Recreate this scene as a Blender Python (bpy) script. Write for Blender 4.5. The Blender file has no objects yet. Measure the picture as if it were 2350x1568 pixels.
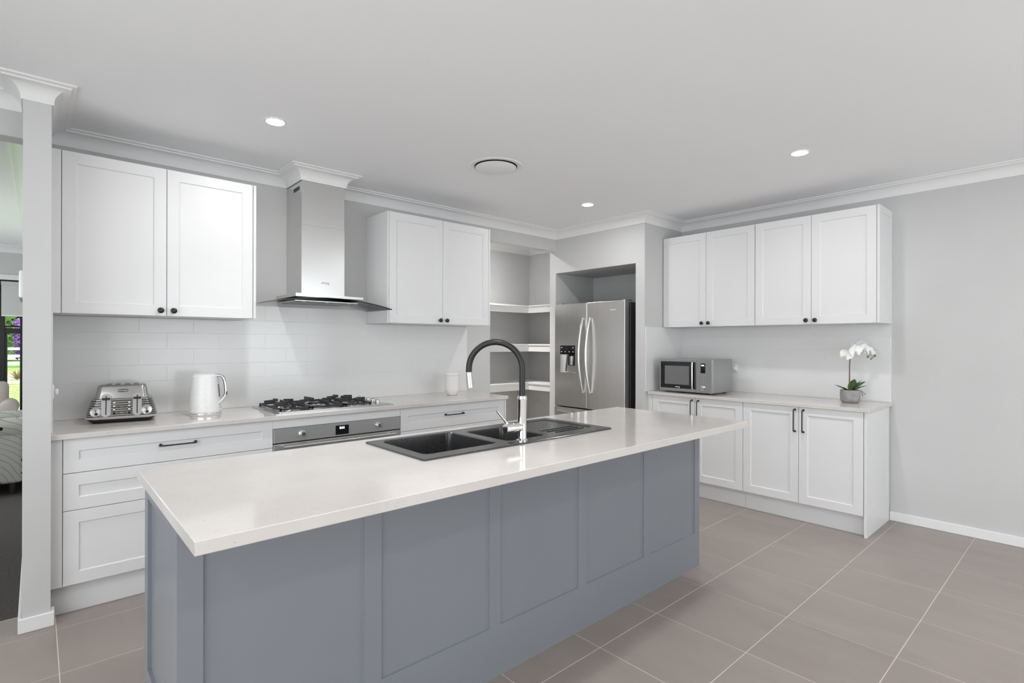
import bpy, bmesh, math, random
from math import sin, cos, pi, radians, sqrt
from mathutils import Vector, Matrix, Euler

random.seed(7)
S = bpy.context.scene
COL = S.collection

# ------------------------------------------------------------------ camera
CAM_H = 1.345
FPX, YAW, CY, ROLL = 1216.4, radians(41.914), 786.5, radians(0.1346)
cd = bpy.data.cameras.new('camera')
cam = bpy.data.objects.new('camera', cd)
COL.objects.link(cam)
cd.sensor_fit = 'HORIZONTAL'
cd.sensor_width = 36.0
cd.lens = 36.0 * FPX / 2350.0
cd.shift_y = (CY - 784.0) / 2350.0
cd.clip_start = 0.02
cd.clip_end = 300
cam.matrix_world = (Matrix.Translation((0, 0, CAM_H)) @ Matrix.Rotation(-YAW, 4, 'Z')
                    @ Matrix.Rotation(radians(90), 4, 'X') @ Matrix.Rotation(ROLL, 4, 'Z'))
S.camera = cam

# ------------------------------------------------------------------ world, exposure
w = bpy.data.worlds.new('overcast_sky')
S.world = w
w.use_nodes = True
nt = w.node_tree
bgn = nt.nodes['Background']
bgn.inputs[0].default_value = (0.93, 0.97, 1.0, 1)
bgn.inputs[1].default_value = 2.15
S.view_settings.view_transform = 'Standard'
S.view_settings.look = 'None'
S.view_settings.gamma = 1.0
S.view_settings.use_curve_mapping = False
S.view_settings.exposure = 0.62
S.cycles.use_denoising = True
S.cycles.max_bounces = 10
S.cycles.diffuse_bounces = 6
S.cycles.glossy_bounces = 5
S.cycles.transparent_max_bounces = 12
S.cycles.sample_clamp_indirect = 6.0
LAMP = 240.0             # emission of the downlight lenses
SPOT = 26.0             # watts of each downlight beam

def portal(name, loc, rot, sx, sy):
    l = bpy.data.lights.new(name, 'AREA')
    l.shape = 'RECTANGLE'; l.size = sx; l.size_y = sy
    l.cycles.is_portal = True
    o = bpy.data.objects.new(name, l)
    o.location = loc; o.rotation_euler = rot
    COL.objects.link(o)
# portals only guide sampling of the sky through the far window and the unseen openings added for light
portal('portal_rear', (2.6, -2.59, 1.225), (radians(90), 0, 0), 3.4, 2.05)
portal('portal_side', (-1.99, 0, 1.2), (0, radians(-90), 0), 2.4, 4.6)
portal('portal_living_side', (-1.99, 6.9, 1.225), (0, radians(-90), 0), 1.85, 3.0)
portal('portal_living', (-1.0, 9.15, 1.17), (radians(-90), 0, 0), 1.8, 1.9)

# ------------------------------------------------------------------ materials
MATS = {}
def mat(name, col, rough=0.5, metal=0.0, spec=0.5, emit=None, es=0.0, coat=0.0, aniso=0.0):
    m = bpy.data.materials.new(name)
    m.use_nodes = True
    b = m.node_tree.nodes['Principled BSDF']
    b.inputs['Base Color'].default_value = (*col, 1)
    b.inputs['Roughness'].default_value = rough
    b.inputs['Metallic'].default_value = metal
    b.inputs['Specular IOR Level'].default_value = spec
    b.inputs['Coat Weight'].default_value = coat
    if aniso: b.inputs['Anisotropic'].default_value = aniso
    if emit:
        b.inputs['Emission Color'].default_value = (*emit, 1)
        b.inputs['Emission Strength'].default_value = es
    MATS[name] = m
    return m

def nodes(m):
    return m.node_tree.nodes, m.node_tree.links, m.node_tree.nodes['Principled BSDF']

def add_noise(m, c1, c2, scale=6.0, stretch=(1, 1, 1), detail=4, lo=0.35, hi=0.65, bump=0.0, coords='Object', bscale=None):
    n, l, b = nodes(m)
    tc = n.new('ShaderNodeTexCoord'); mp = n.new('ShaderNodeMapping')
    mp.inputs['Scale'].default_value = stretch
    l.new(tc.outputs[coords], mp.inputs[0])
    nz = n.new('ShaderNodeTexNoise'); nz.inputs['Scale'].default_value = scale; nz.inputs['Detail'].default_value = detail
    l.new(mp.outputs[0], nz.inputs[0])
    r = n.new('ShaderNodeValToRGB')
    r.color_ramp.elements[0].position = lo; r.color_ramp.elements[0].color = (*c1, 1)
    r.color_ramp.elements[1].position = hi; r.color_ramp.elements[1].color = (*c2, 1)
    l.new(nz.outputs[0], r.inputs[0]); l.new(r.outputs[0], b.inputs['Base Color'])
    if bump:
        bp = n.new('ShaderNodeBump'); bp.inputs['Strength'].default_value = bump; bp.inputs['Distance'].default_value = 0.002
        if bscale:
            n2 = n.new('ShaderNodeTexNoise'); n2.inputs['Scale'].default_value = bscale
            l.new(mp.outputs[0], n2.inputs[0]); l.new(n2.outputs[0], bp.inputs['Height'])
        else:
            l.new(nz.outputs[0], bp.inputs['Height'])
        l.new(bp.outputs[0], b.inputs['Normal'])
    return r

mat('wall_paint', (.575, .575, .572), .6, spec=.3)
add_noise(MATS['wall_paint'], (.567, .567, .564), (.583, .583, .58), 3, bump=.03, bscale=350)
mat('ceiling_paint', (.86, .865, .875), .8, spec=.2)
add_noise(MATS['ceiling_paint'], (.857, .862, .872), (.863, .868, .878), 2)
mat('trim_white', (.80, .80, .80), .45)
mat('cabinet_white', (.75, .75, .755), .36, spec=.22)
add_noise(MATS['cabinet_white'], (.745, .745, .75), (.755, .755, .76), 2)
mat('carcass_white', (.72, .72, .72), .5)
mat('island_grey', (.21, .225, .25), .27)
add_noise(MATS['island_grey'], (.207, .222, .247), (.214, .229, .254), 2)
mat('tile_white', (.74, .745, .745), .13, spec=.5)
add_noise(MATS['tile_white'], (.735, .74, .74), (.745, .75, .75), 3, bump=.02, bscale=8)
mat('grout_wall', (.80, .80, .80), .6)
mat('grout_floor', (.66, .60, .54), .9)
mat('black_metal', (.012, .012, .013), .38)
mat('black_plastic', (.012, .012, .012), .3)
mat('black_gloss', (.006, .006, .007), .06)
mat('black_rubber', (.008, .008, .008), .38)
mat('cast_iron', (.022, .022, .023), .5)
mat('steel', (.60, .60, .595), .27, 1.0, aniso=.5)
add_noise(MATS['steel'], (.585, .585, .58), (.615, .615, .61), 30, (1, 1, .02), bump=.02)
mat('fridge_steel', (.72, .705, .69), .32, 1.0, aniso=.4)
add_noise(MATS['fridge_steel'], (.71, .695, .68), (.73, .715, .70), 30, (1, 1, .02), bump=.02)
mat('hood_steel', (.72, .72, .715), .24, 1.0)
mat('oven_steel', (.56, .56, .555), .38, .75, aniso=.4)
mat('toaster_steel', (.40, .395, .385), .2, 1.0)
mat('microwave_silver', (.40, .40, .40), .3, .9)
mat('steel_polished', (.72, .72, .71), .14, 1.0)
mat('chrome', (.85, .85, .86), .04, 1.0)
mat('grey_plastic', (.16, .16, .165), .4)
mat('fridge_side', (.075, .075, .08), .35, .3)
mat('silver_paint', (.52, .52, .52), .3, .75)
mat('kettle_white', (.76, .76, .76), .2)
mat('ceramic_white', (.80, .79, .775), .3)
mat('plastic_white', (.80, .80, .80), .3)
mat('print_white', (.85, .85, .85), .5)
mat('print_dark', (.05, .05, .05), .5)
mat('print_grey', (.35, .35, .35), .5)
mat('lamp_lens', (.9, .9, .9), .4, emit=(1.0, .995, .985), es=LAMP)
mat('display_lit', (.9, .9, .9), .4, emit=(.95, .98, 1.0), es=2.2)
mat('sink_black', (.03, .03, .031), .2, spec=.9)
add_noise(MATS['sink_black'], (.022, .022, .023), (.042, .042, .043), 260, detail=2, lo=.45, hi=.75, bump=.08)
mat('aluminium_black', (.012, .012, .013), .35)
mat('concrete', (.30, .30, .29), .75)
add_noise(MATS['concrete'], (.25, .245, .235), (.36, .355, .345), 22, bump=.2)
mat('soil', (.05, .035, .025), .9)
mat('stem_brown', (.16, .095, .06), .6)
mat('leaf_green', (.045, .115, .03), .35)
add_noise(MATS['leaf_green'], (.03, .085, .022), (.07, .16, .045), 25)
mat('bud_green', (.12, .20, .05), .5)
mat('petal_white', (.88, .88, .87), .55)
mat('lip_yellow', (.62, .58, .40), .5)
mat('blind_fabric', (.58, .58, .575), .8)
mat('beige_fabric', (.46, .40, .37), .85)
add_noise(MATS['beige_fabric'], (.44, .385, .355), (.48, .42, .39), 90, bump=.2)
mat('throw_white', (.75, .78, .83), .85)
mat('dark_timber', (.03, .022, .018), .5)
mat('shelf_white', (.78, .77, .755), .4)
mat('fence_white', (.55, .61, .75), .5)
mat('bark', (.13, .085, .07), .9)
mat('bark_purple', (.20, .10, .30), .9)
mat('foliage_purple', (.26, .11, .42), .8)
add_noise(MATS['foliage_purple'], (.16, .05, .28), (.42, .22, .60), 3)
mat('foliage_green', (.12, .24, .05), .8)
add_noise(MATS['foliage_green'], (.06, .15, .03), (.25, .40, .12), 3)
mat('foliage_brown', (.22, .17, .13), .9)
add_noise(MATS['foliage_brown'], (.13, .10, .08), (.42, .36, .30), 3)
mat('edging_pink', (.78, .55, .62), .8)
mat('gravel', (.62, .63, .70), .9)
mat('shrub_brown', (.30, .17, .10), .9)

# lawn
mat('lawn', (.30, .52, .14), .95, spec=.1)
add_noise(MATS['lawn'], (.24, .44, .10), (.40, .62, .20), 3.0, (1, .35, 1), detail=8)
# carpet
mat('carpet', (.10, .09, .085), .98, spec=.05)
add_noise(MATS['carpet'], (.045, .041, .039), (.15, .137, .13), 170, detail=3, lo=.3, hi=.7, bump=.8)

# engineered stone: warm white with fine dark specks and soft clouds
def stone():
    m = mat('stone_top', (.74, .705, .675), .1, spec=.5)
    n, l, b = nodes(m)
    tc = n.new('ShaderNodeTexCoord')
    nz = n.new('ShaderNodeTexNoise'); nz.inputs['Scale'].default_value = 4; nz.inputs['Detail'].default_value = 5
    l.new(tc.outputs['Object'], nz.inputs[0])
    r = n.new('ShaderNodeValToRGB')
    r.color_ramp.elements[0].position = .3; r.color_ramp.elements[0].color = (.61, .575, .55, 1)
    r.color_ramp.elements[1].position = .7; r.color_ramp.elements[1].color = (.66, .63, .605, 1)
    l.new(nz.outputs[0], r.inputs[0])
    v = n.new('ShaderNodeTexVoronoi'); v.inputs['Scale'].default_value = 120
    l.new(tc.outputs['Object'], v.inputs[0])
    lt = n.new('ShaderNodeMath'); lt.operation = 'LESS_THAN'; lt.inputs[1].default_value = .17
    l.new(v.outputs['Distance'], lt.inputs[0])
    sep = n.new('ShaderNodeSeparateColor'); l.new(v.outputs['Color'], sep.inputs[0])
    gt = n.new('ShaderNodeMath'); gt.operation = 'GREATER_THAN'; gt.inputs[1].default_value = .85
    l.new(sep.outputs[0], gt.inputs[0])
    mul = n.new('ShaderNodeMath'); mul.operation = 'MULTIPLY'
    l.new(lt.outputs[0], mul.inputs[0]); l.new(gt.outputs[0], mul.inputs[1])
    mx = n.new('ShaderNodeMix'); mx.data_type = 'RGBA'
    l.new(mul.outputs[0], mx.inputs['Factor']); l.new(r.outputs[0], mx.inputs['A'])
    mx.inputs['B'].default_value = (.36, .31, .28, 1)
    l.new(mx.outputs['Result'], b.inputs['Base Color'])
stone()

# floor tile: taupe porcelain with streaks, a different patch for each tile
def floor_tile_mat():
    m = mat('floor_tile', (.30, .265, .24), .33, spec=.4)
    n, l, b = nodes(m)
    tc = n.new('ShaderNodeTexCoord'); oi = n.new('ShaderNodeObjectInfo')
    off = n.new('ShaderNodeVectorMath'); off.operation = 'SCALE'; off.inputs[3].default_value = 37.0
    l.new(oi.outputs['Location'], off.inputs[0])
    ad = n.new('ShaderNodeVectorMath'); ad.operation = 'ADD'
    l.new(tc.outputs['Object'], ad.inputs[0]); l.new(off.outputs[0], ad.inputs[1])
    mp = n.new('ShaderNodeMapping'); mp.inputs['Scale'].default_value = (4.5, 1.5, 1); mp.inputs['Rotation'].default_value = (0, 0, .85)
    l.new(ad.outputs[0], mp.inputs[0])
    nz = n.new('ShaderNodeTexNoise'); nz.inputs['Scale'].default_value = 1.3; nz.inputs['Detail'].default_value = 7; nz.inputs['Distortion'].default_value = .6
    l.new(mp.outputs[0], nz.inputs[0])
    r = n.new('ShaderNodeValToRGB')
    r.color_ramp.elements[0].position = .28; r.color_ramp.elements[0].color = (.275, .235, .212, 1)
    r.color_ramp.elements[1].position = .72; r.color_ramp.elements[1].color = (.312, .27, .246, 1)
    l.new(nz.outputs[0], r.inputs[0]); l.new(r.outputs[0], b.inputs['Base Color'])
    bp = n.new('ShaderNodeBump'); bp.inputs['Strength'].default_value = .06; bp.inputs['Distance'].default_value = .002
    l.new(nz.outputs[0], bp.inputs['Height']); l.new(bp.outputs[0], b.inputs['Normal'])
floor_tile_mat()

# printed upholstery: pale cloth, dark dots and thin dandelion rays
def print_fabric():
    m = mat('print_fabric', (.45, .45, .42), .9, spec=.1)
    n, l, b = nodes(m)
    tc = n.new('ShaderNodeTexCoord')
    v = n.new('ShaderNodeTexVoronoi'); v.inputs['Scale'].default_value = 11
    l.new(tc.outputs['Object'], v.inputs[0])
    lt = n.new('ShaderNodeMath'); lt.operation = 'LESS_THAN'; lt.inputs[1].default_value = .17
    l.new(v.outputs['Distance'], lt.inputs[0])
    wv = n.new('ShaderNodeTexWave'); wv.wave_type = 'RINGS'; wv.inputs['Scale'].default_value = 7; wv.inputs['Distortion'].default_value = 3
    l.new(tc.outputs['Object'], wv.inputs[0])
    g2 = n.new('ShaderNodeMath'); g2.operation = 'GREATER_THAN'; g2.inputs[1].default_value = .965
    l.new(wv.outputs['Fac'], g2.inputs[0])
    m1 = n.new('ShaderNodeMix'); m1.data_type = 'RGBA'
    m1.inputs['A'].default_value = (.50, .50, .46, 1); m1.inputs['B'].default_value = (.30, .30, .285, 1)
    l.new(g2.outputs[0], m1.inputs['Factor'])
    m2 = n.new('ShaderNodeMix'); m2.data_type = 'RGBA'; m2.inputs['B'].default_value = (.02, .02, .02, 1)
    l.new(lt.outputs[0], m2.inputs['Factor']); l.new(m1.outputs['Result'], m2.inputs['A'])
    l.new(m2.outputs['Result'], b.inputs['Base Color'])
print_fabric()

def glass_mat(name, tint=(1, 1, 1), gl=.08):
    m = bpy.data.materials.new(name); m.use_nodes = True
    n, l = m.node_tree.nodes, m.node_tree.links
    n.clear()
    out = n.new('ShaderNodeOutputMaterial'); mx = n.new('ShaderNodeMixShader')
    tr = n.new('ShaderNodeBsdfTransparent'); tr.inputs[0].default_value = (*tint, 1)
    gs = n.new('ShaderNodeBsdfGlossy'); gs.inputs['Roughness'].default_value = .02
    fr = n.new('ShaderNodeLayerWeight'); fr.inputs[0].default_value = gl
    l.new(fr.outputs['Fresnel'], mx.inputs[0]); l.new(tr.outputs[0], mx.inputs[1]); l.new(gs.outputs[0], mx.inputs[2])
    l.new(mx.outputs[0], out.inputs[0])
    MATS[name] = m
glass_mat('pane_glass', (.96, .98, .97), .2)
glass_mat('hood_glass', (.95, .96, .955), .15)

# ------------------------------------------------------------------ builders
class MB:
    def __init__(s):
        s.bm = bmesh.new()
    def _xf(s, vs, mtx):
        if mtx is not None:
            for v in vs: v.co = mtx @ v.co
    def box(s, lo, hi, bev=0.0, seg=1, mtx=None):
        x0, y0, z0 = lo; x1, y1, z1 = hi
        vs = [s.bm.verts.new(c) for c in ((x0, y0, z0), (x1, y0, z0), (x1, y1, z0), (x0, y1, z0), (x0, y0, z1), (x1, y0, z1), (x1, y1, z1), (x0, y1, z1))]
        fs = [s.bm.faces.new([vs[i] for i in f]) for f in ((0, 3, 2, 1), (4, 5, 6, 7), (0, 1, 5, 4), (1, 2, 6, 5), (2, 3, 7, 6), (3, 0, 4, 7))]
        allv = vs
        if bev > 0:
            es = list({e for f in fs for e in f.edges})
            r = bmesh.ops.bevel(s.bm, geom=es, offset=bev, segments=seg, affect='EDGES', profile=.5)
            allv = list({v for f in r['faces'] for v in f.verts} | {v for v in vs if v.is_valid})
        s._xf(allv, mtx)
        return s
    def lathe(s, prof, c=(0, 0, 0), n=32, mtx=None, a0=0.0, sx=1.0, sy=1.0):
        rings = []; allv = []
        for r, z in prof:
            if r < 1e-6:
                v = s.bm.verts.new((c[0], c[1], c[2] + z)); rings.append([v]); allv.append(v)
            else:
                ring = [s.bm.verts.new((c[0] + sx * r * cos(a0 + 2 * pi * i / n), c[1] + sy * r * sin(a0 + 2 * pi * i / n), c[2] + z)) for i in range(n)]
                rings.append(ring); allv += ring
        for a, b in zip(rings, rings[1:]):
            for i in range(n):
                j = (i + 1) % n
                if len(a) == 1 and len(b) == 1: continue
                if len(a) == 1: f = (a[0], b[j], b[i])
                elif len(b) == 1: f = (a[i], a[j], b[0])
                else: f = (a[i], a[j], b[j], b[i])
                try: s.bm.faces.new(f)
                except ValueError: pass
        s._xf(allv, mtx)
        return s
    def cyl(s, p0, p1, r0, r1=None, n=16):
        p0, p1 = Vector(p0), Vector(p1)
        if r1 is None: r1 = r0
        d = p1 - p0; q = d.to_track_quat('Z', 'Y').to_matrix().to_4x4()
        L = d.length
        return s.lathe([(0, 0), (r0, 0), (r1, L), (0, L)], n=n, mtx=Matrix.Translation(p0) @ q)
    def tube(s, pts, r, n=10, cap=True, flat=None):
        pts = [Vector(p) for p in pts]; N = len(pts)
        rr = r if isinstance(r, (list, tuple)) else [r] * N
        t0 = (pts[1] - pts[0]).normalized()
        up = Vector((0, 0, 1)) if abs(t0.z) < .9 else Vector((1, 0, 0))
        rings = []
        nrm = (up - t0 * up.dot(t0)).normalized()
        for i, p in enumerate(pts):
            t = (pts[min(i + 1, N - 1)] - pts[max(i - 1, 0)]).normalized()
            nrm = (nrm - t * nrm.dot(t)).normalized()
            b = t.cross(nrm)
            fa, fb = flat if flat else (1, 1)
            rings.append([s.bm.verts.new(p + rr[i] * (fa * cos(2 * pi * k / n) * nrm + fb * sin(2 * pi * k / n) * b)) for k in range(n)])
        for a, b in zip(rings, rings[1:]):
            for k in range(n):
                s.bm.faces.new((a[k], a[(k + 1) % n], b[(k + 1) % n], b[k]))
        if cap:
            s.bm.faces.new(list(reversed(rings[0]))); s.bm.faces.new(rings[-1])
        return s
    def prism(s, poly, a, b, axis='y', mtx=None):
        # poly: 2D outline; extruded along axis from a to b
        def P(q, t):
            return {'y': (q[0], t, q[1]), 'x': (t, q[0], q[1]), 'z': (q[0], q[1], t)}[axis]
        v0 = [s.bm.verts.new(P(q, a)) for q in poly]; v1 = [s.bm.verts.new(P(q, b)) for q in poly]
        n = len(poly)
        s.bm.faces.new(v0); s.bm.faces.new(list(reversed(v1)))
        for i in range(n):
            s.bm.faces.new((v0[i], v1[i], v1[(i + 1) % n], v0[(i + 1) % n]))
        s._xf(v0 + v1, mtx)
        return s
    def quads(s, verts, faces):
        vs = [s.bm.verts.new(v) for v in verts]
        for f in faces: s.bm.faces.new([vs[i] for i in f])
        return s
    def sphere(s, c, r, seg=16, rings=10, sc=(1, 1, 1), mtx=None):
        q = Matrix.Translation(c) @ (mtx if mtx is not None else Matrix.Identity(4)) @ Matrix.Diagonal((*sc, 1))
        bmesh.ops.create_uvsphere(s.bm, u_segments=seg, v_segments=rings, radius=r, matrix=q)
        return s
    def mesh(s, name, material, smooth=None):
        bmesh.ops.recalc_face_normals(s.bm, faces=s.bm.faces[:])
        me = bpy.data.meshes.new(name)
        s.bm.to_mesh(me); s.bm.free()
        me.materials.append(MATS[material])
        if smooth:
            for p in me.polygons: p.use_smooth = True
            me.set_sharp_from_angle(angle=radians(smooth))
        return me
    def out(s, name, material, parent=None, smooth=None, loc=None, rot=None):
        o = bpy.data.objects.new(name, s.mesh(name, material, smooth))
        COL.objects.link(o)
        if parent is not None: o.parent = parent
        if loc is not None: o.location = loc
        if rot is not None: o.rotation_euler = rot
        return o

def tag(o, label, cat, group=None):
    o['label'] = label; o['category'] = cat
    if group: o['group'] = group
    return o
def thing(name, label, cat, loc=(0, 0, 0), rotz=0.0, group=None):
    o = bpy.data.objects.new(name, None); COL.objects.link(o)
    o.empty_display_size = .05
    o.location = loc; o.rotation_euler = (0, 0, rotz)
    return tag(o, label, cat, group)
def struct(o):
    o['kind'] = 'structure'; return o
def text(name, body, size, material, parent, loc, rot, extrude=.0003, align='CENTER', shear=0.0):
    c = bpy.data.curves.new(name, 'FONT'); c.body = body; c.size = size; c.extrude = extrude
    c.align_x = align; c.align_y = 'CENTER'; c.shear = shear
    t = bpy.data.objects.new('tmp_text', c); COL.objects.link(t)
    bpy.context.view_layer.update()
    dg = bpy.context.evaluated_depsgraph_get()
    me = bpy.data.meshes.new_from_object(t.evaluated_get(dg))
    COL.objects.unlink(t); bpy.data.objects.remove(t)
    me.materials.clear(); me.materials.append(MATS[material])
    o = bpy.data.objects.new(name, me); COL.objects.link(o)
    o.parent = parent; o.location = loc; o.rotation_euler = rot
    return o

# ------------------------------------------------------------------ key dimensions (metres)
CEIL = 2.552; COVE = 2.462
WY = 3.974            # kitchen back wall face
RX = 4.848            # right wall face
PX0, PX1, PFY = -.047, .053, 3.325   # wall end beside the cabinets
HDY = 3.53            # header over the opening to the living room
FX, NY = 4.208, 2.843 # fridge recess face, its side return
OPX = 3.281           # pantry opening left edge
RY, LX = -2.6, -2.0   # unseen walls behind and left of the camera, brought close for stronger daylight
LIVY = 9.2            # living room far wall
TOP = .894            # worktop height

# ------------------------------------------------------------------ structure
def sbox(name, lo, hi, m='wall_paint'):
    return struct(MB().box(lo, hi).out(name, m))

# floor slab with separate porcelain tiles; carpet beyond
floor = sbox('floor', (LX - .1, RY - .1, -.12), (5.1, HDY + .005, -.0009), 'grout_floor')
sbox('floor_carpet', (LX - .1, HDY + .005, -.12), (PX1 + .2, LIVY + .1, 0.0), 'carpet')
sbox('floor_pantry', (PX1 + .2, HDY + .005, -.12), (5.1, 5.1, -.0025), 'grout_floor')
ceiling = sbox('ceiling', (LX - .1, RY - .1, CEIL), (5.1, LIVY + .1, CEIL + .1), 'ceiling_paint')
ceiling.name = 'ceiling'

wall_back = MB()
wall_back.box((PX1, WY, 0), (OPX, WY + .09, CEIL))
wall_back.box((OPX, WY, 2.338), (FX, WY + .09, CEIL))
wall_back = struct(wall_back.out('wall_back', 'wall_paint'))
wall_nib = sbox('wall_nib', (PX0, PFY, 0), (PX1, LIVY, CEIL))
sbox('wall_header', (LX, HDY, 2.338), (PX0, HDY + .115, CEIL))
# fridge recess: front face, left and right cheeks, head, back
fr = MB()
fr.box((FX, WY + .003, 0), (RX + .09, WY + .09, CEIL))
fr.box((FX, NY, 0), (RX, 2.942, CEIL))
fr.box((FX, 2.942, 2.098), (RX, WY + .003, CEIL))
wall_fridge = struct(fr.out('wall_fridge', 'wall_paint'))
wall_right = sbox('wall_right', (RX, RY - .1, 0), (RX + .12, WY + .003, CEIL))
# pantry behind the back wall
pw = MB()
pw.box((2.2, 4.92, 0), (4.9, 5.02, CEIL)); pw.box((4.715, WY + .09, 0), (4.8, 4.92, CEIL)); pw.box((2.2, WY + .09, 0), (2.3, 4.92, CEIL))
wall_pantry = struct(pw.out('wall_pantry', 'wall_paint'))
# unseen room behind the camera; its opening is added and sized for light
wr = MB()
wr.box((LX - .1, RY - .1, 0), (.9, RY, CEIL)); wr.box((4.3, RY - .1, 0), (RX, RY, CEIL)); wr.box((.9, RY - .1, 2.25), (4.3, RY, CEIL)); wr.box((.9, RY - .1, 0), (4.3, RY, .2))
wr.box((2.57, RY - .08, .2), (2.63, RY - .02, 2.25))
struct(wr.out('wall_rear', 'wall_paint'))
wl = MB()  # unseen side openings added to bring daylight into kitchen and living room
wl.box((LX - .1, RY, 0), (LX, RY + .3, CEIL)); wl.box((LX - .1, 2.3, 0), (LX, 5.4, CEIL)); wl.box((LX - .1, RY + .3, 2.40), (LX, 2.3, CEIL)); wl.box((LX - .1, 8.4, 0), (LX, LIVY, CEIL)); wl.box((LX - .1, 5.4, 2.15), (LX, 8.4, CEIL)); wl.box((LX - .1, 5.4, 0), (LX, 8.4, .3))
for y in (-.75, 1.1, 6.9): wl.box((LX - .08, y, .4), (LX - .02, y + .06, 2.40))
struct(wl.out('wall_left', 'wall_paint'))
# living room far wall with a low window
wf = MB()
WX0, WX1, WZ0, WZ1 = -1.9, -.10, .22, 2.12
wf.box((LX - .1, LIVY, 0), (WX0, LIVY + .15, CEIL)); wf.box((WX1, LIVY, 0), (PX0 + .2, LIVY + .15, CEIL))
wf.box((WX0, LIVY, WZ1), (WX1, LIVY + .15, CEIL)); wf.box((WX0, LIVY, 0), (WX1, LIVY + .15, WZ0))
struct(wf.out('wall_far', 'wall_paint'))

# cornices: cove profile swept with mitred corners (room on the right of the path)
PROF = [(0, 0), (.007, 0), (.009, .010)]
for i in range(9):
    a = i / 8 * pi / 2
    PROF.append((.009 + .062 * (1 - cos(a)), .012 + .058 * sin(a)))
PROF += [(.072, .076), (.078, .079), (.090, .081), (.090, CEIL - COVE - .0005), (0, CEIL - COVE - .0005)]
def cornice(name, path):
    P = [Vector(p) for p in path]; N = len(P)
    verts = []; faces = []; K = len(PROF)
    for i in range(N):
        ds = []
        if i > 0: ds.append((P[i] - P[i - 1]).normalized())
        if i < N - 1: ds.append((P[i + 1] - P[i]).normalized())
        nn = [Vector((d.y, -d.x)) for d in ds]
        off = nn[0] if len(nn) == 1 else (nn[0] if nn[0].dot(nn[1]) > .99 else nn[0] + nn[1])
        for o, z in PROF:
            verts.append((P[i].x + off.x * o, P[i].y + off.y * o, COVE + z))
    for i in range(N - 1):
        for k in range(K):
            k2 = (k + 1) % K
            faces.append((i * K + k, i * K + k2, (i + 1) * K + k2, (i + 1) * K + k))
    faces.append(tuple(range(K))); faces.append(tuple((N - 1) * K + k for k in reversed(range(K))))
    return struct(MB().quads(verts, faces).out(name, 'trim_white', smooth=25))
CHX0, CHX1, CHY = 1.357, 1.669, 3.683
cornice('trim_1', [(LX, HDY), (PX0, HDY), (PX0, PFY), (PX1, PFY), (PX1, WY), (CHX0 - .001, WY), (CHX0 - .001, CHY - .001), (CHX1 + .001, CHY - .001), (CHX1 + .001, WY),
                   (FX, WY), (FX, NY), (RX, NY), (RX, RY), (LX, RY), (LX, HDY)])
cornice('trim_2', [(2.3, WY + .09), (2.3, 4.92), (4.715, 4.92), (4.715, WY + .09)])
cornice('trim_3', [(LX, HDY + .115), (LX, LIVY), (PX0, LIVY), (PX0, HDY + .115)])

# skirting boards
def skirt(name, lo, hi, m='trim_white'):
    return struct(MB().box(lo, hi, .003).out(name, m))
SK = .068
skirt('baseboard_right', (RX - .014, RY, .0), (RX - .0002, 1.081, SK))
sk = MB()
sk.box((PX0 - .014, PFY - .014, 0), (PX1 + .014, PFY - .0002, SK), .003)
sk.box((PX0 - .014, PFY - .0002, 0), (PX0 - .0002, LIVY, SK), .003)
sk.box((PX1 + .0002, PFY - .0002, 0), (PX1 + .014, PFY + .055, SK), .003)
struct(sk.out('baseboard_nib', 'trim_white'))
skirt('baseboard_far', (LX, LIVY - .014, 0), (PX0 - .015, LIVY - .0002, SK))
skirt('baseboard_pantry', (2.3, 4.906, -.0025), (4.7, 4.9198, SK))

# floor tiles (square porcelain, recessed grout)
TP = .4455; TX0 = 1.854 - 13 * TP; TY0 = 1.479 - 10 * TP
tile_cache = {}
def floor_tile(x0, y0, x1, y1):
    g = .0017
    sx, sy = round(x1 - x0 - 2 * g, 4), round(y1 - y0 - 2 * g, 4)
    if sx < .01 or sy < .01: return
    k = (sx, sy)
    if k not in tile_cache:
        b = MB(); hx, hy = sx / 2, sy / 2; c = .0006
        V = [(-hx, -hy, -.0008), (hx, -hy, -.0008), (hx, hy, -.0008), (-hx, hy, -.0008), (-hx, -hy, -.0004), (hx, -hy, -.0004), (hx, hy, -.0004), (-hx, hy, -.0004),
             (-hx + c, -hy + c, 0), (hx - c, -hy + c, 0), (hx - c, hy - c, 0), (-hx + c, hy - c, 0)]
        F = [(8, 9, 10, 11)]
        for i in range(4):
            j = (i + 1) % 4
            F += [(i, j, 4 + j, 4 + i), (4 + i, 4 + j, 8 + j, 8 + i)]
        tile_cache[k] = b.quads(V, F).mesh('floor_tile', 'floor_tile')
    o = bpy.data.objects.new('floor_tile', tile_cache[k]); COL.objects.link(o)
    o.parent = floor; o.location = ((x0 + x1) / 2, (y0 + y1) / 2, 0)
for i in range(24):
    for j in range(18):
        x0 = TX0 + i * TP; y0 = TY0 + j * TP
        x1, y1 = min(x0 + TP, RX - .001), min(y0 + TP, HDY)
        if x0 < -2.2 or y0 < -1.8 or x0 > RX - .02 or y0 > HDY - .02: continue
        # leave out tiles that lie wholly under the cabinets or the island
        if y0 > 3.5 and x0 > .1: continue
        if x0 > .35 and x1 < 2.9 and y0 > 1.7 and y1 < 2.1: continue
        floor_tile(x0, y0, x1, y1)

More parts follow.
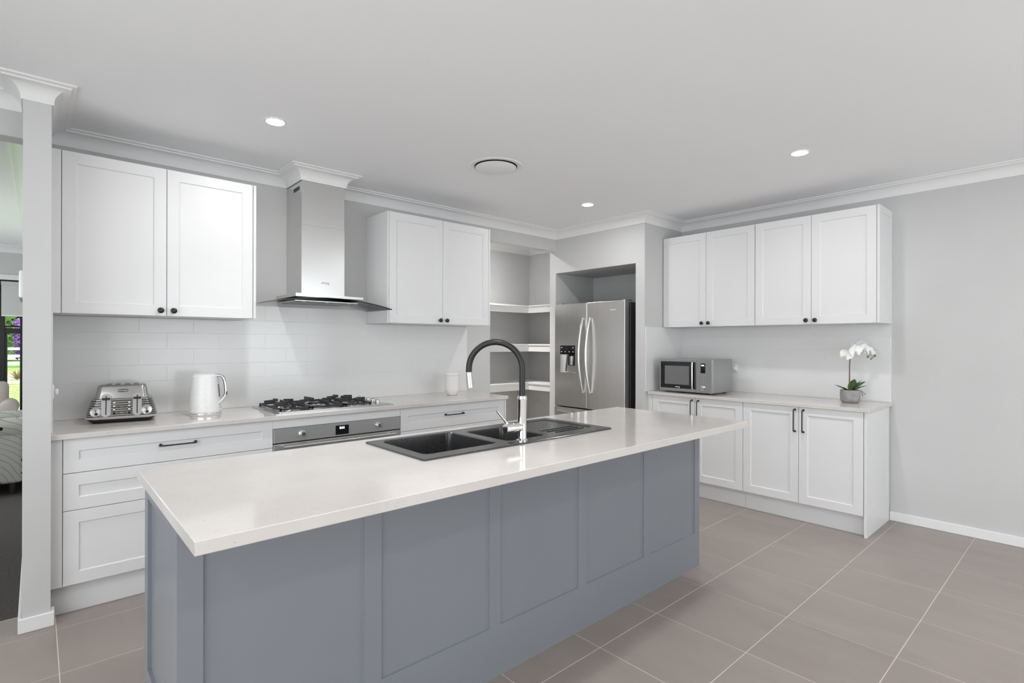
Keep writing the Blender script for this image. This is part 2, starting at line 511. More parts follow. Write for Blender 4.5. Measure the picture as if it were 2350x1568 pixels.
# wall tiles (300 x 100 running bond), each one a part of its wall
wt_cache = {}
def wall_tile(parent, x0, x1, z0, z1, frame):
    g = .0008
    sx, sz = round(x1 - x0 - 2 * g, 4), round(z1 - z0 - 2 * g, 4)
    if sx < .012 or sz < .012: return
    k = (sx, sz)
    if k not in wt_cache:
        hx, hz = sx / 2, sz / 2; c = .0008; t = .0075
        V = [(-hx, 0, -hz), (hx, 0, -hz), (hx, 0, hz), (-hx, 0, hz), (-hx, -t + .0005, -hz), (hx, -t + .0005, -hz), (hx, -t + .0005, hz), (-hx, -t + .0005, hz),
             (-hx + c, -t, -hz + c), (hx - c, -t, -hz + c), (hx - c, -t, hz - c), (-hx + c, -t, hz - c)]
        F = [(8, 9, 10, 11)]
        for i in range(4):
            j = (i + 1) % 4
            F += [(i, j, 4 + j, 4 + i), (4 + i, 4 + j, 8 + j, 8 + i)]
        wt_cache[k] = MB().quads(V, F).mesh('wall_tile', 'tile_white')
    o = bpy.data.objects.new('wall_tile', wt_cache[k]); COL.objects.link(o)
    o.parent = parent
    (ox, oy), rz = frame
    cx = (x0 + x1) / 2
    o.location = (ox + cx * cos(rz), oy + cx * sin(rz), (z0 + z1) / 2)
    o.rotation_euler = (0, 0, rz)
def tile_run(parent, x0, x1, row_top, j0, pitch, frame, z0=TOP + .0005, rows=range(6)):
    # row_top(r) -> list of (xa, xb, ztop) spans for row r
    for r in rows:
        za, zb = .9 + .1 * r, 1.0 + .1 * r
        if r == 0: za = z0
        if r == 6: za = 1.493
        st = j0 + (0 if r % 2 == 1 else pitch / 2)
        st -= math.ceil((st - x0) / pitch) * pitch
        for xa, xb, zt in row_top:
            z1 = min(zb, zt)
            if z1 - za < .012: continue
            x = st
            while x < xb:
                a, b = max(x, xa), min(x + pitch, xb)
                if b - a > .012: wall_tile(parent, a, b, za, z1, frame)
                x += pitch
# thin grout bed behind each run is part of the wall
def grout(parent, pts):
    b = MB()
    for lo, hi in pts: b.box(lo, hi)
    return b.out('grout_bed', 'grout_wall', parent)
grout(wall_back, [((PX1 + .001, WY - .0070, TOP + .0005), (2.998, WY - .0001, 1.493)), ((1.052, WY - .0070, 1.493), (1.985, WY - .0001, 1.60))])
grout(wall_right, [((RX - .0070, 1.075, TOP + .0005), (RX - .0001, NY - .001, 1.4945))])
grout(wall_fridge, [((FX + .01, NY - .0070, TOP + .0005), (RX - .0075, NY - .0001, 1.4945))])
tile_run(wall_back, PX1 + .009, 2.998, [(PX1 + .009, 2.998, 1.493)], .175, .2955, ((0, WY - .0005), 0))
tile_run(wall_back, 1.052, 1.985, [(1.052, 1.985, 1.60)], .175, .2955, ((0, WY - .0005), 0), rows=(6,))
# right wall: local x runs from the recess return towards the camera
tile_run(wall_right, .009, NY - 1.072, [(.009, NY - 1.072, 1.4945)], NY - 2.4155, .2975, ((RX - .0005, NY), -pi / 2))
tile_run(wall_fridge, FX + .01, RX - .0085, [(FX + .01, RX - .0085, 1.4945)], RX - .18, .2975, ((0, NY - .0005), 0))
b = MB(); b.box((PX1 + .0001, 3.44, TOP + .0005), (PX1 + .0070, WY - .0075, 1.493)); b.out('grout_bed', 'grout_wall', wall_nib)
for r in range(6):
    za, zb = (.9 + .1 * r if r else TOP + .0005), min(1.0 + .1 * r, 1.493)
    cuts = [3.44, 3.62, WY - .009] if r % 2 else [3.44, 3.77, WY - .009]
    for a, c in zip(cuts, cuts[1:]):
        L = c - a
        g = .0008
        o = MB().box((0, -L / 2 + g, za + g), (.0075, L / 2 - g, zb - g), .0012).out('wall_tile', 'tile_white', wall_nib)
        o.location = (PX1 + .0005, (a + c) / 2, 0)

# ------------------------------------------------------------------ ceiling fittings
def downlight(x, y, label, k=1.0):
    t = thing('downlight', label, 'downlight', (x, y, CEIL - .0005), group='recessed ceiling downlights')
    MB().lathe([(.043, -.002), (.047, -.006), (.054, -.004), (.056, 0), (.043, 0)], n=40).out('trim_ring', 'trim_white', t, 40)
    MB().lathe([(0, -.0045), (.030, -.0045), (.0428, -.003), (.0428, -.0005), (0, -.0005)], n=40).out('lens', 'lamp_lens', t, 40)
    l = bpy.data.lights.new('beam', 'SPOT'); l.energy = SPOT * k; l.color = (1.0, .985, .965)
    l.spot_size = radians(92); l.spot_blend = 1.0; l.shadow_soft_size = .04
    lo = bpy.data.objects.new('beam', l); COL.objects.link(lo); lo.parent = t; lo.location = (0, 0, -.008)
downlight(.97, 3.02, 'round lit downlight in the ceiling above the left wall cabinets')
downlight(3.575, 3.0, 'round lit downlight in the ceiling in front of the fridge recess')
downlight(3.59, 1.28, 'round lit downlight in the ceiling nearest the right wall cabinets')
downlight(1.12, 1.36, 'round lit downlight at the top edge above the island')
for i, (x, y) in enumerate(((.97, -.5), (3.58, -.5), (-1.2, 1.3), (-1.2, -.5))):
    downlight(x, y, 'round lit downlight in the ceiling behind the camera')
downlight(3.6, 4.42, 'round lit downlight inside the pantry ceiling', 6.0)
for x, y in ((-1.0, 6.4),): downlight(x, y, 'unseen round downlight added in the living room ceiling for more light')  # added lamp, out of view, brightens the living room

v = thing('ceiling_air_vent', 'round white air vent with a dropped centre disc in the ceiling', 'air vent', (2.339, 2.775, CEIL - .0005))
MB().lathe([(.146, 0), (.146, -.002), (.152, -.006), (.178, -.007), (.188, 0)], n=56).out('rim', 'trim_white', v, 35)
MB().lathe([(0, -.013), (.135, -.013), (.140, -.011), (.138, -.009), (.10, -.008), (0, -.008)], n=56).out('disc', 'ceiling_paint', v, 35)
MB().lathe([(.0, -.0078), (.1455, -.0015), (.1458, -.0003), (0, -.0003)], n=40).out('neck', 'black_plastic', v, 35)

# ------------------------------------------------------------------ joinery helpers (local: x along the front, -y towards the room, z up)
def shaker(parent, x0, x1, z0, z1, name='door', t=.018, rail=.06, rec=.007, y=0.0, m='cabinet_white', railz=None, ch=.0045):
    rz = railz if railz is not None else rail
    a = [(x0, z0), (x1, z0), (x1, z1), (x0, z1)]
    e = .0012
    o1 = [(x0 + e, z0 + e), (x1 - e, z0 + e), (x1 - e, z1 - e), (x0 + e, z1 - e)]
    i1 = [(x0 + rail, z0 + rz), (x1 - rail, z0 + rz), (x1 - rail, z1 - rz), (x0 + rail, z1 - rz)]
    i2 = [(x0 + rail + ch, z0 + rz + ch), (x1 - rail - ch, z0 + rz + ch), (x1 - rail - ch, z1 - rz - ch), (x0 + rail + ch, z1 - rz - ch)]
    V = [(p[0], y + t, p[1]) for p in a] + [(p[0], y + e, p[1]) for p in a] + [(p[0], y, p[1]) for p in o1] + [(p[0], y, p[1]) for p in i1] + [(p[0], y + rec, p[1]) for p in i2]
    F = [(3, 2, 1, 0), (16, 17, 18, 19)]
    for k in range(0, 16, 4):
        for i in range(4):
            j = (i + 1) % 4
            F.append((k + i, k + j, k + 4 + j, k + 4 + i))
    return MB().quads(V, F).out(name, m, parent)
def knob(parent, x, z, y=0.0):
    q = Matrix.Translation((x, y, z)) @ Matrix.Rotation(pi / 2, 4, 'X')
    return MB().lathe([(0, 0), (.007, 0), (.0065, .012), (.009, .016), (.0165, .021), (.0165, .026), (.012, .030), (0, .031)], n=24, mtx=q).out('knob', 'black_metal', parent, 40)
def pull(parent, p0, p1, out=.03, r=.0042):
    # bow handle between two feet; p0/p1 are (x, z) on the front face
    a, c = Vector((p0[0], 0, p0[1])), Vector((p1[0], 0, p1[1]))
    d = (c - a).normalized()
    pts = [a, a + Vector((0, -out * .7, 0))]
    for k in range(1, 5):
        f = k / 4 * pi / 2
        pts.append(a + Vector((0, -out * .7 - .009 * sin(f), 0)) + d * .009 * (1 - cos(f)))
    q = [c + Vector((0, -out * .7 - .009 * sin(k / 4 * pi / 2), 0)) - d * .009 * (1 - cos(k / 4 * pi / 2)) for k in range(4, 0, -1)] + [c + Vector((0, -out * .7, 0)), c]
    b = MB().tube(pts + q, r, 10)
    for p in (a, c): b.cyl(p, p + Vector((0, -.006, 0)), .0085, .007, 16)
    return b.out('handle', 'black_metal', parent, 50)

UB, UT = 1.4945, 2.348       # wall cabinet bottom and top
def wall_cab(label, loc, rotz, W, D, doors, fill=None, endl=None, endr=None, cat='cabinet', inset_end=False):
    t = thing('wall_cabinet', label, cat, (*loc, UB), rotz, group='white shaker wall cabinets')
    H = UT - UB
    x0 = endl or 0; x1 = W - (endr or 0)
    MB().box((x0 + .0005, .0195, .0005), (x1 - .0005, D, H), 0).out('body', 'cabinet_white', t)
    if fill: MB().box((0, .002, 0), (fill - .0012, .019, H), .0008).out('filler', 'cabinet_white', t)
    if endl: MB().box((0, .001, 0), (endl - .0015, D, H), .001).out('end_panel', 'cabinet_white', t)
    if endr:
        if inset_end:
            e = MB()
            e.box((W - endr + .0015, .001, 0), (W - .004, D, H), .001).box((W - .004, .001, 0), (W, .05, H)).box((W - .004, D - .03, 0), (W, D, H)).box((W - .004, .05, 0), (W, D - .03, .05)).box((W - .004, .05, H - .05), (W, D - .03, H))
            e.out('end_panel', 'cabinet_white', t)
        else:
            MB().box((W - endr + .0015, .001, 0), (W, D, H), .001).out('end_panel', 'cabinet_white', t)
    for a, c, side in doors:
        d = shaker(t, a + .0015, c - .0015, .0005, H - .0005)
        kx = c - .032 if side == 'r' else a + .032
        knob(d, kx, .031)
    return t
BU = 3.631
wall_cab('white two-door shaker wall cabinet left of the range hood, against the wall end', (PX1 + .001, BU), 0, 1.050 - PX1, WY - BU - .001,
         [(.043, .510, 'r'), (.510, .977, 'l')], fill=.043, endr=.019)
wall_cab('white two-door shaker wall cabinet between the range hood and the pantry opening', (1.986, BU), 0, 1.013, WY - BU - .001,
         [(.0145, .506, 'r'), (.506, .994, 'l')], endl=.0145, endr=.019)
UXF = 4.508
UL = NY - .0005
wall_cab('white two-door shaker wall cabinet above the microwave, beside the fridge recess', (UXF, UL), -pi / 2, UL - 1.959, RX - UXF - .001,
         [(.006, UL - 2.398, 'r'), (UL - 2.398, UL - 1.960, 'l')])
wall_cab('white two-door shaker wall cabinet above the orchid, at the free end', (UXF, 1.9585), -pi / 2, 1.9585 - 1.070, RX - UXF - .001,
         [(.001, 1.9585 - 1.522, 'r'), (1.9585 - 1.522, 1.9585 - 1.088, 'l')], endr=.018, inset_end=True)

# base cabinets
DZB = .146; DZT = .868; BF = 3.3835
def base_cab(name, label, loc, rotz, W, D, xs, xe, kick=.045, fill=None, endr=None, endl=None, top=None, inset_end=False, group=None):
    t = thing(name, label, 'cabinet', (*loc, 0), rotz, group=group)
    MB().box((xs + .0005, .0195, DZB + .001), (xe - .0005, D, DZT if top is None else top), 0).out('body', 'cabinet_white', t)
    MB().box(((fill or 0) * 0 + .0005, kick, .0), (xe - .0005, kick + .016, DZB - .0005), .001).out('kickboard', 'cabinet_white', t)
    if fill: MB().box((0, .002, DZB), (fill - .0015, .019, DZT), .0008).out('filler', 'cabinet_white', t)
    if endr:
        e = MB().box((W - endr + .0015, -.001, 0), (W - .004, D, DZT), .001)
        if inset_end:
            e.box((W - .0042, -.001, 0), (W, .06, DZT)).box((W - .0042, D - .05, 0), (W, D, DZT)).box((W - .0042, .06, 0), (W, D - .05, .20)).box((W - .0042, .06, DZT - .06), (W, D - .05, DZT))
        else:
            e.box((W - .0042, -.001, 0), (W, D, DZT))
        e.out('end_panel', 'cabinet_white', t)
    return t
G1, G2 = .6965, .5128
def drawers(t, x0, x1, hx):
    for (za, zb) in ((G1, DZT), (G2, G1), (DZB, G2)):
        d = shaker(t, x0, x1, za + .0015, zb - .0015, 'drawer_front')
        if zb == DZT: pull(d, (hx - .082, .788), (hx + .082, .788))
t = base_cab('drawer_cabinet', 'white three-drawer shaker cabinet left of the oven, under the toaster', (PX1 + .0005, BF), 0, 1.0756 - PX1, .56, .044, 1.0756 - PX1, fill=.044, group='white base cabinets')
drawers(t, .045, 1.0225, .581 - PX1)
t = base_cab('drawer_cabinet', 'white three-drawer shaker cabinet right of the oven, at the pantry end', (1.957, BF), 0, 2.970 - 1.957, .56, 0, .995, endr=.018, group='white base cabinets')
drawers(t, .0015, .993, 2.434 - 1.957)
# housing around the oven
t = thing('oven_housing', 'white cabinet housing around the oven under the cooktop', 'cabinet', (1.0765, BF, 0))
MB().box((0, .0005, .8125), (.8795, .019, DZT), .0008).out('fascia', 'cabinet_white', t)
MB().box((0, .02, DZB), (.003, .56, DZT)).out('side_panel', 'carcass_white', t)
MB().box((.8765, .02, DZB), (.8795, .56, DZT)).out('side_panel', 'carcass_white', t)
MB().box((0, .045, 0), (.8795, .061, DZB - .0005), .001).out('kickboard', 'cabinet_white', t)
PXF = 4.259
BD = RX - PXF - .012
L0 = NY - .0005
def doors_base(t, spec):
    for a, c, side in spec:
        d = shaker(t, a + .0015, c - .0015, DZB, DZT - .001)
        hx = c - .026 if side == 'r' else a + .034
        pull(d, (hx, .682), (hx, .845))
t = base_cab('base_cabinet', 'white two-door shaker base cabinet under the microwave, half hidden by the island', (PXF, L0), -pi / 2, L0 - 1.945, BD, .052, L0 - 1.945, kick=.055, fill=.052, group='white base cabinets')
doors_base(t, [(.052, L0 - 2.366, 'r'), (L0 - 2.366, L0 - 1.945, 'l')])
t = base_cab('base_cabinet', 'white two-door shaker base cabinet under the orchid, with the panelled end', (PXF, 1.9445), -pi / 2, 1.9445 - 1.083, BD, 0, 1.9445 - 1.101, kick=.055, endr=.018, inset_end=True, group='white base cabinets')
doors_base(t, [(.0005, 1.9445 - 1.523, 'r'), (1.9445 - 1.523, 1.9445 - 1.102, 'l')])

# worktops
CTX0, CTX1, CTY0, CTY1 = 1.125, 1.90, 3.43, 3.88
def slab_with_hole(lo, hi, h, bev=.0015):
    b = MB()
    x0, y0, z0 = lo; x1, y1, z1 = hi; a0, b0, a1, b1 = h
    e = bev
    out = [(x0, y0), (x1, y0), (x1, y1), (x0, y1)]
    ins = [(x0 + e, y0 + e), (x1 - e, y0 + e), (x1 - e, y1 - e), (x0 + e, y1 - e)]
    hol = [(a0, b0), (a1, b0), (a1, b1), (a0, b1)]
    V = [(p[0], p[1], z1) for p in hol] + [(p[0], p[1], z1) for p in ins] + [(p[0], p[1], z1 - e) for p in out] + [(p[0], p[1], z0 + e) for p in out] + [(p[0], p[1], z0) for p in ins] + [(p[0], p[1], z0) for p in hol]
    F = []
    for k in range(0, 24, 4):
        for i in range(4):
            j = (i + 1) % 4
            k2 = (k + 4) % 24
            F.append((k + i, k + j, k2 + j, k2 + i))
    return b.quads(V, F)
o = slab_with_hole((PX1 + .001, 3.361, DZT + .0005), (2.978, WY - .0055, TOP), (CTX0, CTY0, CTX1, CTY1)).out('worktop', 'stone_top')
tag(o, 'thin pale stone worktop along the back wall holding the cooktop, toaster and kettle', 'worktop')
o = MB().box((4.242, 1.066, DZT + .0005), (RX - .0055, NY - .0055, TOP), .0015).out('worktop', 'stone_top')
tag(o, 'thin pale stone worktop on the right holding the microwave and orchid', 'worktop')

# ------------------------------------------------------------------ island
IX0, IX1, IY0, IY1, IZ = .266, 3.050, 1.366, 2.281, .8595
JX0, JX1, JY0, JY1 = .2765, 2.984, 1.626, 2.176
t = thing('kitchen_island', 'blue-grey panelled kitchen island base under the thick pale stone top', 'island', (JX0, JY0, 0))
LW = JX1 - JX0; LD = JY1 - JY0; ZI = IZ - .0005
st = [(0, .0615), (.530, .594), (1.065, 1.1245), (1.600, 1.6625), (2.126, 2.1875), (2.653, LW)]
fm = MB()
for a, c in st: fm.box((a, 0, .205), (c, .012, .80))
fm.box((0, 0, .0), (LW, .012, .205)).box((0, 0, .80), (LW, .012, ZI))
fm.out('face_frame', 'island_grey', t)
for (a, c), (d, e) in zip(st, st[1:]):
    p = MB(); x0, x1, z0, z1 = c - .0, d + .0, .205, .80; r = .0085; ch = .003
    p.quads([(x0, .004, z0), (x1, .004, z0), (x1, .004, z1), (x0, .004, z1), (x0 + ch, r, z0 + ch), (x1 - ch, r, z0 + ch), (x1 - ch, r, z1 - ch), (x0 + ch, r, z1 - ch)],
            [(4, 5, 6, 7)] + [(i, (i + 1) % 4, 4 + (i + 1) % 4, 4 + i) for i in range(4)])
    p.out('panel', 'island_grey', t)
MB().box((.0125, .0122, 0), (LW - .0125, .020, ZI)).out('backing_board', 'island_grey', t)
for side in (0, 1):
    xa = 0.0 if side == 0 else LW - .012
    e = MB()
    e.box((xa, .0122, 0), (xa + .012, .062, ZI)).box((xa, LD - .06, 0), (xa + .012, LD, ZI)).box((xa, .062, 0), (xa + .012, LD - .06, .255)).box((xa, .062, .825), (xa + .012, LD - .06, ZI))
    e.out('end_frame', 'island_grey', t)
    xb = .0115 if side == 0 else LW - .0195
    MB().box((xb, .0205, .002), (xb + .008, LD - .001, ZI)).out('end_board', 'island_grey', t)
for k in range(5):
    wd = (LW - .03) / 5
    d = shaker(t, 0, wd - .003, .146, .855, 'door', m='island_grey')
    d.location = (LW - .015 - k * wd, LD + .001, 0); d.rotation_euler = (0, 0, pi)
MB().box((.02, LD - .06, 0), (LW - .02, LD - .045, .145)).out('kickboard', 'island_grey', t)
SX0, SX1, SY0, SY1 = 1.092, 2.245, 1.712, 2.200
o = slab_with_hole((IX0, IY0, IZ), (IX1, IY1, TOP), (SX0 + .018, SY0 + .018, SX1 - .018, SY1 - .018), .002).out('island_worktop', 'stone_top')
tag(o, 'thick pale speckled stone top of the kitchen island around the black sink', 'worktop')

# ------------------------------------------------------------------ sink
def rrect(x0, y0, x1, y1, r, n=6):
    P = []
    for cx, cy, a in ((x1 - r, y1 - r, 0), (x0 + r, y1 - r, pi / 2), (x0 + r, y0 + r, pi), (x1 - r, y0 + r, 3 * pi / 2)):
        for k in range(n + 1):
            f = a + k / n * pi / 2
            P.append((cx + r * cos(f), cy + r * sin(f)))
    return P
def sink():
    t = thing('sink', 'black double-bowl sink with a drainer set into the island top', 'sink', (SX0, SY0, TOP))
    W, D = SX1 - SX0, SY1 - SY0
    zt = .007
    b = MB(); bm = b.bm
    outer = rrect(0, 0, W, D, .012, 4); inner0 = rrect(.003, .003, W - .003, D - .003, .011, 4)
    holes = [(rrect(.052, .075, .434, D - .040, .03), -.19, .015), (rrect(.490, .075, .740, D - .085, .03), -.15, .012), (rrect(.790, .085, W - .05, D - .040, .03), .0025, .0)]
    def loop(P, z):
        vs = [bm.verts.new((p[0], p[1], z)) for p in P]
        es = [bm.edges.new((vs[i], vs[(i + 1) % len(vs)])) for i in range(len(vs))]
        return vs, es
    def skin(a, c):
        n = len(a)
        for i in range(n): bm.faces.new((a[i], a[(i + 1) % n], c[(i + 1) % n], c[i]))
    v0, _ = loop(outer, .0002); v1, _ = loop(outer, zt - .003); v2, e2 = loop(inner0, zt)
    skin(v0, v1); skin(v1, v2)
    eds = list(e2)
    for P, zb, tp in holes:
        ra, ea = loop(P, zt); eds += ea
        cx = sum(p[0] for p in P) / len(P); cy = sum(p[1] for p in P) / len(P)
        prev = ra
        for z, s in (((zt - .004, .004),) if zb > 0 else ((zt - .004, .004), (zb + .02, tp + .006), (zb, tp + .022))):
            Q = []
            for p in P:
                dx, dy = p[0] - cx, p[1] - cy; L = sqrt(dx * dx + dy * dy)
                Q.append((p[0] - dx / L * s * 1.2, p[1] - dy / L * s * 1.2))
            rb, _ = loop(Q, z); skin(prev, rb); prev = rb
        bm.faces.new(prev)
    bmesh.ops.triangle_fill(bm, use_beauty=True, use_dissolve=False, edges=eds)
    b.out('basin', 'sink_black', t, 30)
    for i in range(3):
        y = .115 + i * .038
        MB().tube([(.845 - i * .02, y, .0043), (W - .10, y, .0043)], .0042, 8).out('drainer_ridge', 'sink_black', t, 50)
    for cx, cy, z in ((.243, .26, -.188), (.615, .24, -.148)):
        MB().lathe([(0, 0), (.03, .0), (.042, .003), (.045, .0), (.045, -.004)], (cx, cy, z + .002), 28).out('waste', 'steel_polished', t, 40)
    MB().lathe([(0, .002), (.014, .002), (.017, 0), (.017, -.002)], (.475, .038, zt), 20).out('tap_hole_cap', 'black_plastic', t, 40)
sink()

# ------------------------------------------------------------------ tap: chrome body, black arched hose towards the bowls
def tap():
    t = thing('kitchen_tap', 'chrome mixer tap with a tall black arched hose spout beside the sink bowls', 'tap', (1.640, 1.757, TOP + .0072))
    z0 = TOP + .0072
    MB().lathe([(0, 0), (.027, 0), (.027, .004), (.0205, .009), (.0205, .03), (.0205, .183), (.0222, .186), (.0230, .193), (.0200, .203), (.017, .2035), (0, .2035)], n=40).out('body', 'chrome', t, 40)
    # lever barrel to the left, lever rising from it
    ax = Vector((-.93, .10, 0)).normalized()
    q = ax.to_track_quat('Z', 'Y').to_matrix().to_4x4()
    MB().lathe([(0, .012), (.0205, .012), (.0205, .050), (.0195, .051), (.0195, .053), (.0222, .054), (.0222, .090), (.0195, .0945), (0, .095)], n=36, mtx=Matrix.Translation((0, 0, .062)) @ q).out('cartridge', 'chrome', t, 40)
    p0 = ax * .078 + Vector((0, 0, .078)); p1 = ax * .135 + Vector((0, .004, .142))
    MB().tube([p0, p0.lerp(p1, .5), p1], [.0075, .006, .0055], 14, flat=(.7, 1.1)).out('lever', 'chrome', t, 50)
    # hose arch
    d = Vector((-1, 1, 0)).normalized(); R = .1215; zc = 1.2255 - z0
    pts = [Vector((0, 0, .2))]
    for k in range(6): pts.append(Vector((0, 0, .2 + (zc - .2) * (k + 1) / 6)))
    for k in range(1, 29):
        a = pi * k / 28
        pts.append(d * R * (1 - cos(a)) + Vector((0, 0, zc + R * sin(a))))
    end = pts[-1] + Vector((0, 0, -.016)) + d * .001
    pts.append(end)
    MB().tube(pts, .0138, 18).out('hose', 'black_rubber', t, 50)
    MB().cyl(end, end + Vector((.006, -.004, -.07)), .0142, .0152, 28).out('spray_head', 'chrome', t, 40)
tap()

# ------------------------------------------------------------------ cooktop
def cooktop():
    X0, X1, Y0, Y1 = 1.103, 1.922, 3.408, 3.897
    t = thing('gas_cooktop', 'stainless gas cooktop with black cast iron trivets on the back worktop', 'cooktop', (X0, Y0, TOP + .0005))
    W, D = X1 - X0, Y1 - Y0
    b = MB()
    b.prism([(p[0], p[1]) for p in rrect(0, 0, W, D, .012, 4)], 0, .006, 'z')
    b.prism([(p[0], p[1]) for p in rrect(.025, .025, W - .02, D - .025, .02, 4)], .006, .011, 'z')
    b.out('hob_plate', 'steel', t, 30)
    zb = .0112
    burners = [(.13, .345, .036), (.13, .135, .045), (.345, .245, .062), (.56, .345, .045), (.56, .135, .03)]
    for x, y, r in burners:
        q = MB().lathe([(0, 0), (r * 1.25, 0), (r * 1.15, .006), (r, .010), (r, .016), (0, .017)], (x, y, zb), 28).out('burner', 'steel_polished', t, 35)
        MB().lathe([(0, .0172), (r * .82, .0172), (r * .86, .020), (r * .80, .0245), (0, .026)], (x, y, zb), 28).out('burner_cap', 'cast_iron', q, 35)
    zt = .060
    def trivet(x0, x1, y0, y1, cs):
        b = MB()
        w = .006
        # low perimeter frame on feet
        for lo, hi in (((x0, y0), (x1, y0 + 2 * w)), ((x0, y1 - 2 * w), (x1, y1)), ((x0, y0), (x0 + 2 * w, y1)), ((x1 - 2 * w, y0), (x1, y1))):
            b.box((lo[0], lo[1], zb + .008), (hi[0], hi[1], zb + .020), .0015)
        for x in (x0 + w, x1 - w):
            for y in (y0 + w, y1 - w): b.box((x - w, y - w, zb + .0001), (x + w, y + w, zb + .009))
        o = b.out('trivet', 'cast_iron', t)
        for cx, cy, r in cs:
            for k in range(4):
                a = k * pi / 2
                dx, dy = cos(a), sin(a)
                ex = (x1 if dx > .5 else x0 if dx < -.5 else cx); ey = (y1 if dy > .5 else y0 if dy < -.5 else cy)
                if len(cs) > 1 and abs(dy) > .5 and ((dy > 0) == (cy < (y0 + y1) / 2)): ey = (y0 + y1) / 2
                ix, iy = cx + dx * r * .62, cy + dy * r * .62
                P = Vector((ix, iy, 0)); Q = Vector((ex, ey, 0)); n = Vector((-dy, dx, 0)) * .0045
                # prong: tall at the middle, sloping down to the frame
                V = [P - n, P + n, Q + n, Q - n]
                zz = [(zb + .034, zt), (zb + .016, zt - .003)]
                vs = [(V[0].x, V[0].y, zz[0][0]), (V[1].x, V[1].y, zz[0][0]), (V[2].x, V[2].y, zz[1][0]), (V[3].x, V[3].y, zz[1][0]), (V[0].x, V[0].y, zz[0][1]), (V[1].x, V[1].y, zz[0][1]), (V[2].x, V[2].y, zz[1][1]), (V[3].x, V[3].y, zz[1][1])]
                MB().quads(vs, [(0, 3, 2, 1), (4, 5, 6, 7), (0, 1, 5, 4), (1, 2, 6, 5), (2, 3, 7, 6), (3, 0, 4, 7)]).out('prong', 'cast_iron', o)
        if len(cs) > 1:
            MB().box((x0, (y0 + y1) / 2 - .005, zb + .010), (x1, (y0 + y1) / 2 + .005, zb + .022)).out('crossbar', 'cast_iron', o)
    trivet(.035, .225, .035, D - .035, [(.13, .345, .05), (.13, .135, .05)])
    trivet(.235, .455, .035, D - .035, [(.345, .245, .075)])
    trivet(.465, .655, .035, D - .035, [(.56, .345, .05), (.56, .135, .045)])
    for k in range(5):
        y = .095 + k * .073
        q = MB().lathe([(0, 0), (.021, 0), (.021, .004), (.016, .006), (.0155, .024), (.013, .027), (0, .0275)], (.735, y, .0112), 24).out('control_knob', 'steel_polished', t, 40)
        MB().box((.733, y - .014, .0385), (.737, y + .014, .0395)).out('pointer', 'print_dark', q)
cooktop()

# ------------------------------------------------------------------ oven
def oven():
    X0 = 1.0800
    t = thing('built_in_oven', 'wide stainless built-in oven with a digital clock below the cooktop', 'oven', (X0, BF - .004, .16))
    W = .8735; z = .16
    MB().box((.006, .024, -.01), (W - .006, .54, .642)).out('body', 'fridge_side', t)
    MB().box((0, 0, .5625), (W, .0225, .6505), .002).out('control_panel', 'oven_steel', t)
    d = MB().box((0, 0, -.012), (W, .0225, .5545), .002).out('door', 'oven_steel', t)
    MB().box((.09, -.0012, .06), (W - .09, -.0002, .42)).out('door_window', 'black_gloss', d)
    MB().box((.002, .003, .5548), (W - .002, .02, .5622)).out('vent_gap', 'black_plastic', t)
    hb = MB().cyl((.045, -.048, .541), (W - .065, -.048, .541), .0085, n=20)
    hb.out('door_handle', 'steel_polished', d, 40)
    for x in (.058, W - .078):
        MB().cyl((x, -.0478, .541), (x, -.0002, .541), .007, n=14).out('handle_post', 'steel_polished', d, 40)
    q = Matrix.Rotation(pi / 2, 4, 'X')
    for x in (.172, .698):
        k = MB().lathe([(0, 0), (.021, 0), (.021, .003), (.017, .006), (.0155, .024), (.0125, .028), (0, .029)], n=28, mtx=Matrix.Translation((x, -.0002, .607)) @ q).out('control_knob', 'chrome', t, 40)
        for a in range(7):
            f = -2.2 + a * .733
            MB().box((x - .038 * sin(f) - .0015, -.0008, .607 + .034 * cos(f) - .0015), (x - .038 * sin(f) + .0015, -.0002, .607 + .034 * cos(f) + .0015)).out('dial_mark', 'print_dark', k)
    s = MB().box((.391, -.0012, .572), (.483, -.0002, .633), .0004).out('display', 'black_gloss', t)
    text('clock_digits', '8:01', .022, 'display_lit', s, (.437, -.0016, .616), (pi / 2, 0, 0))
oven()

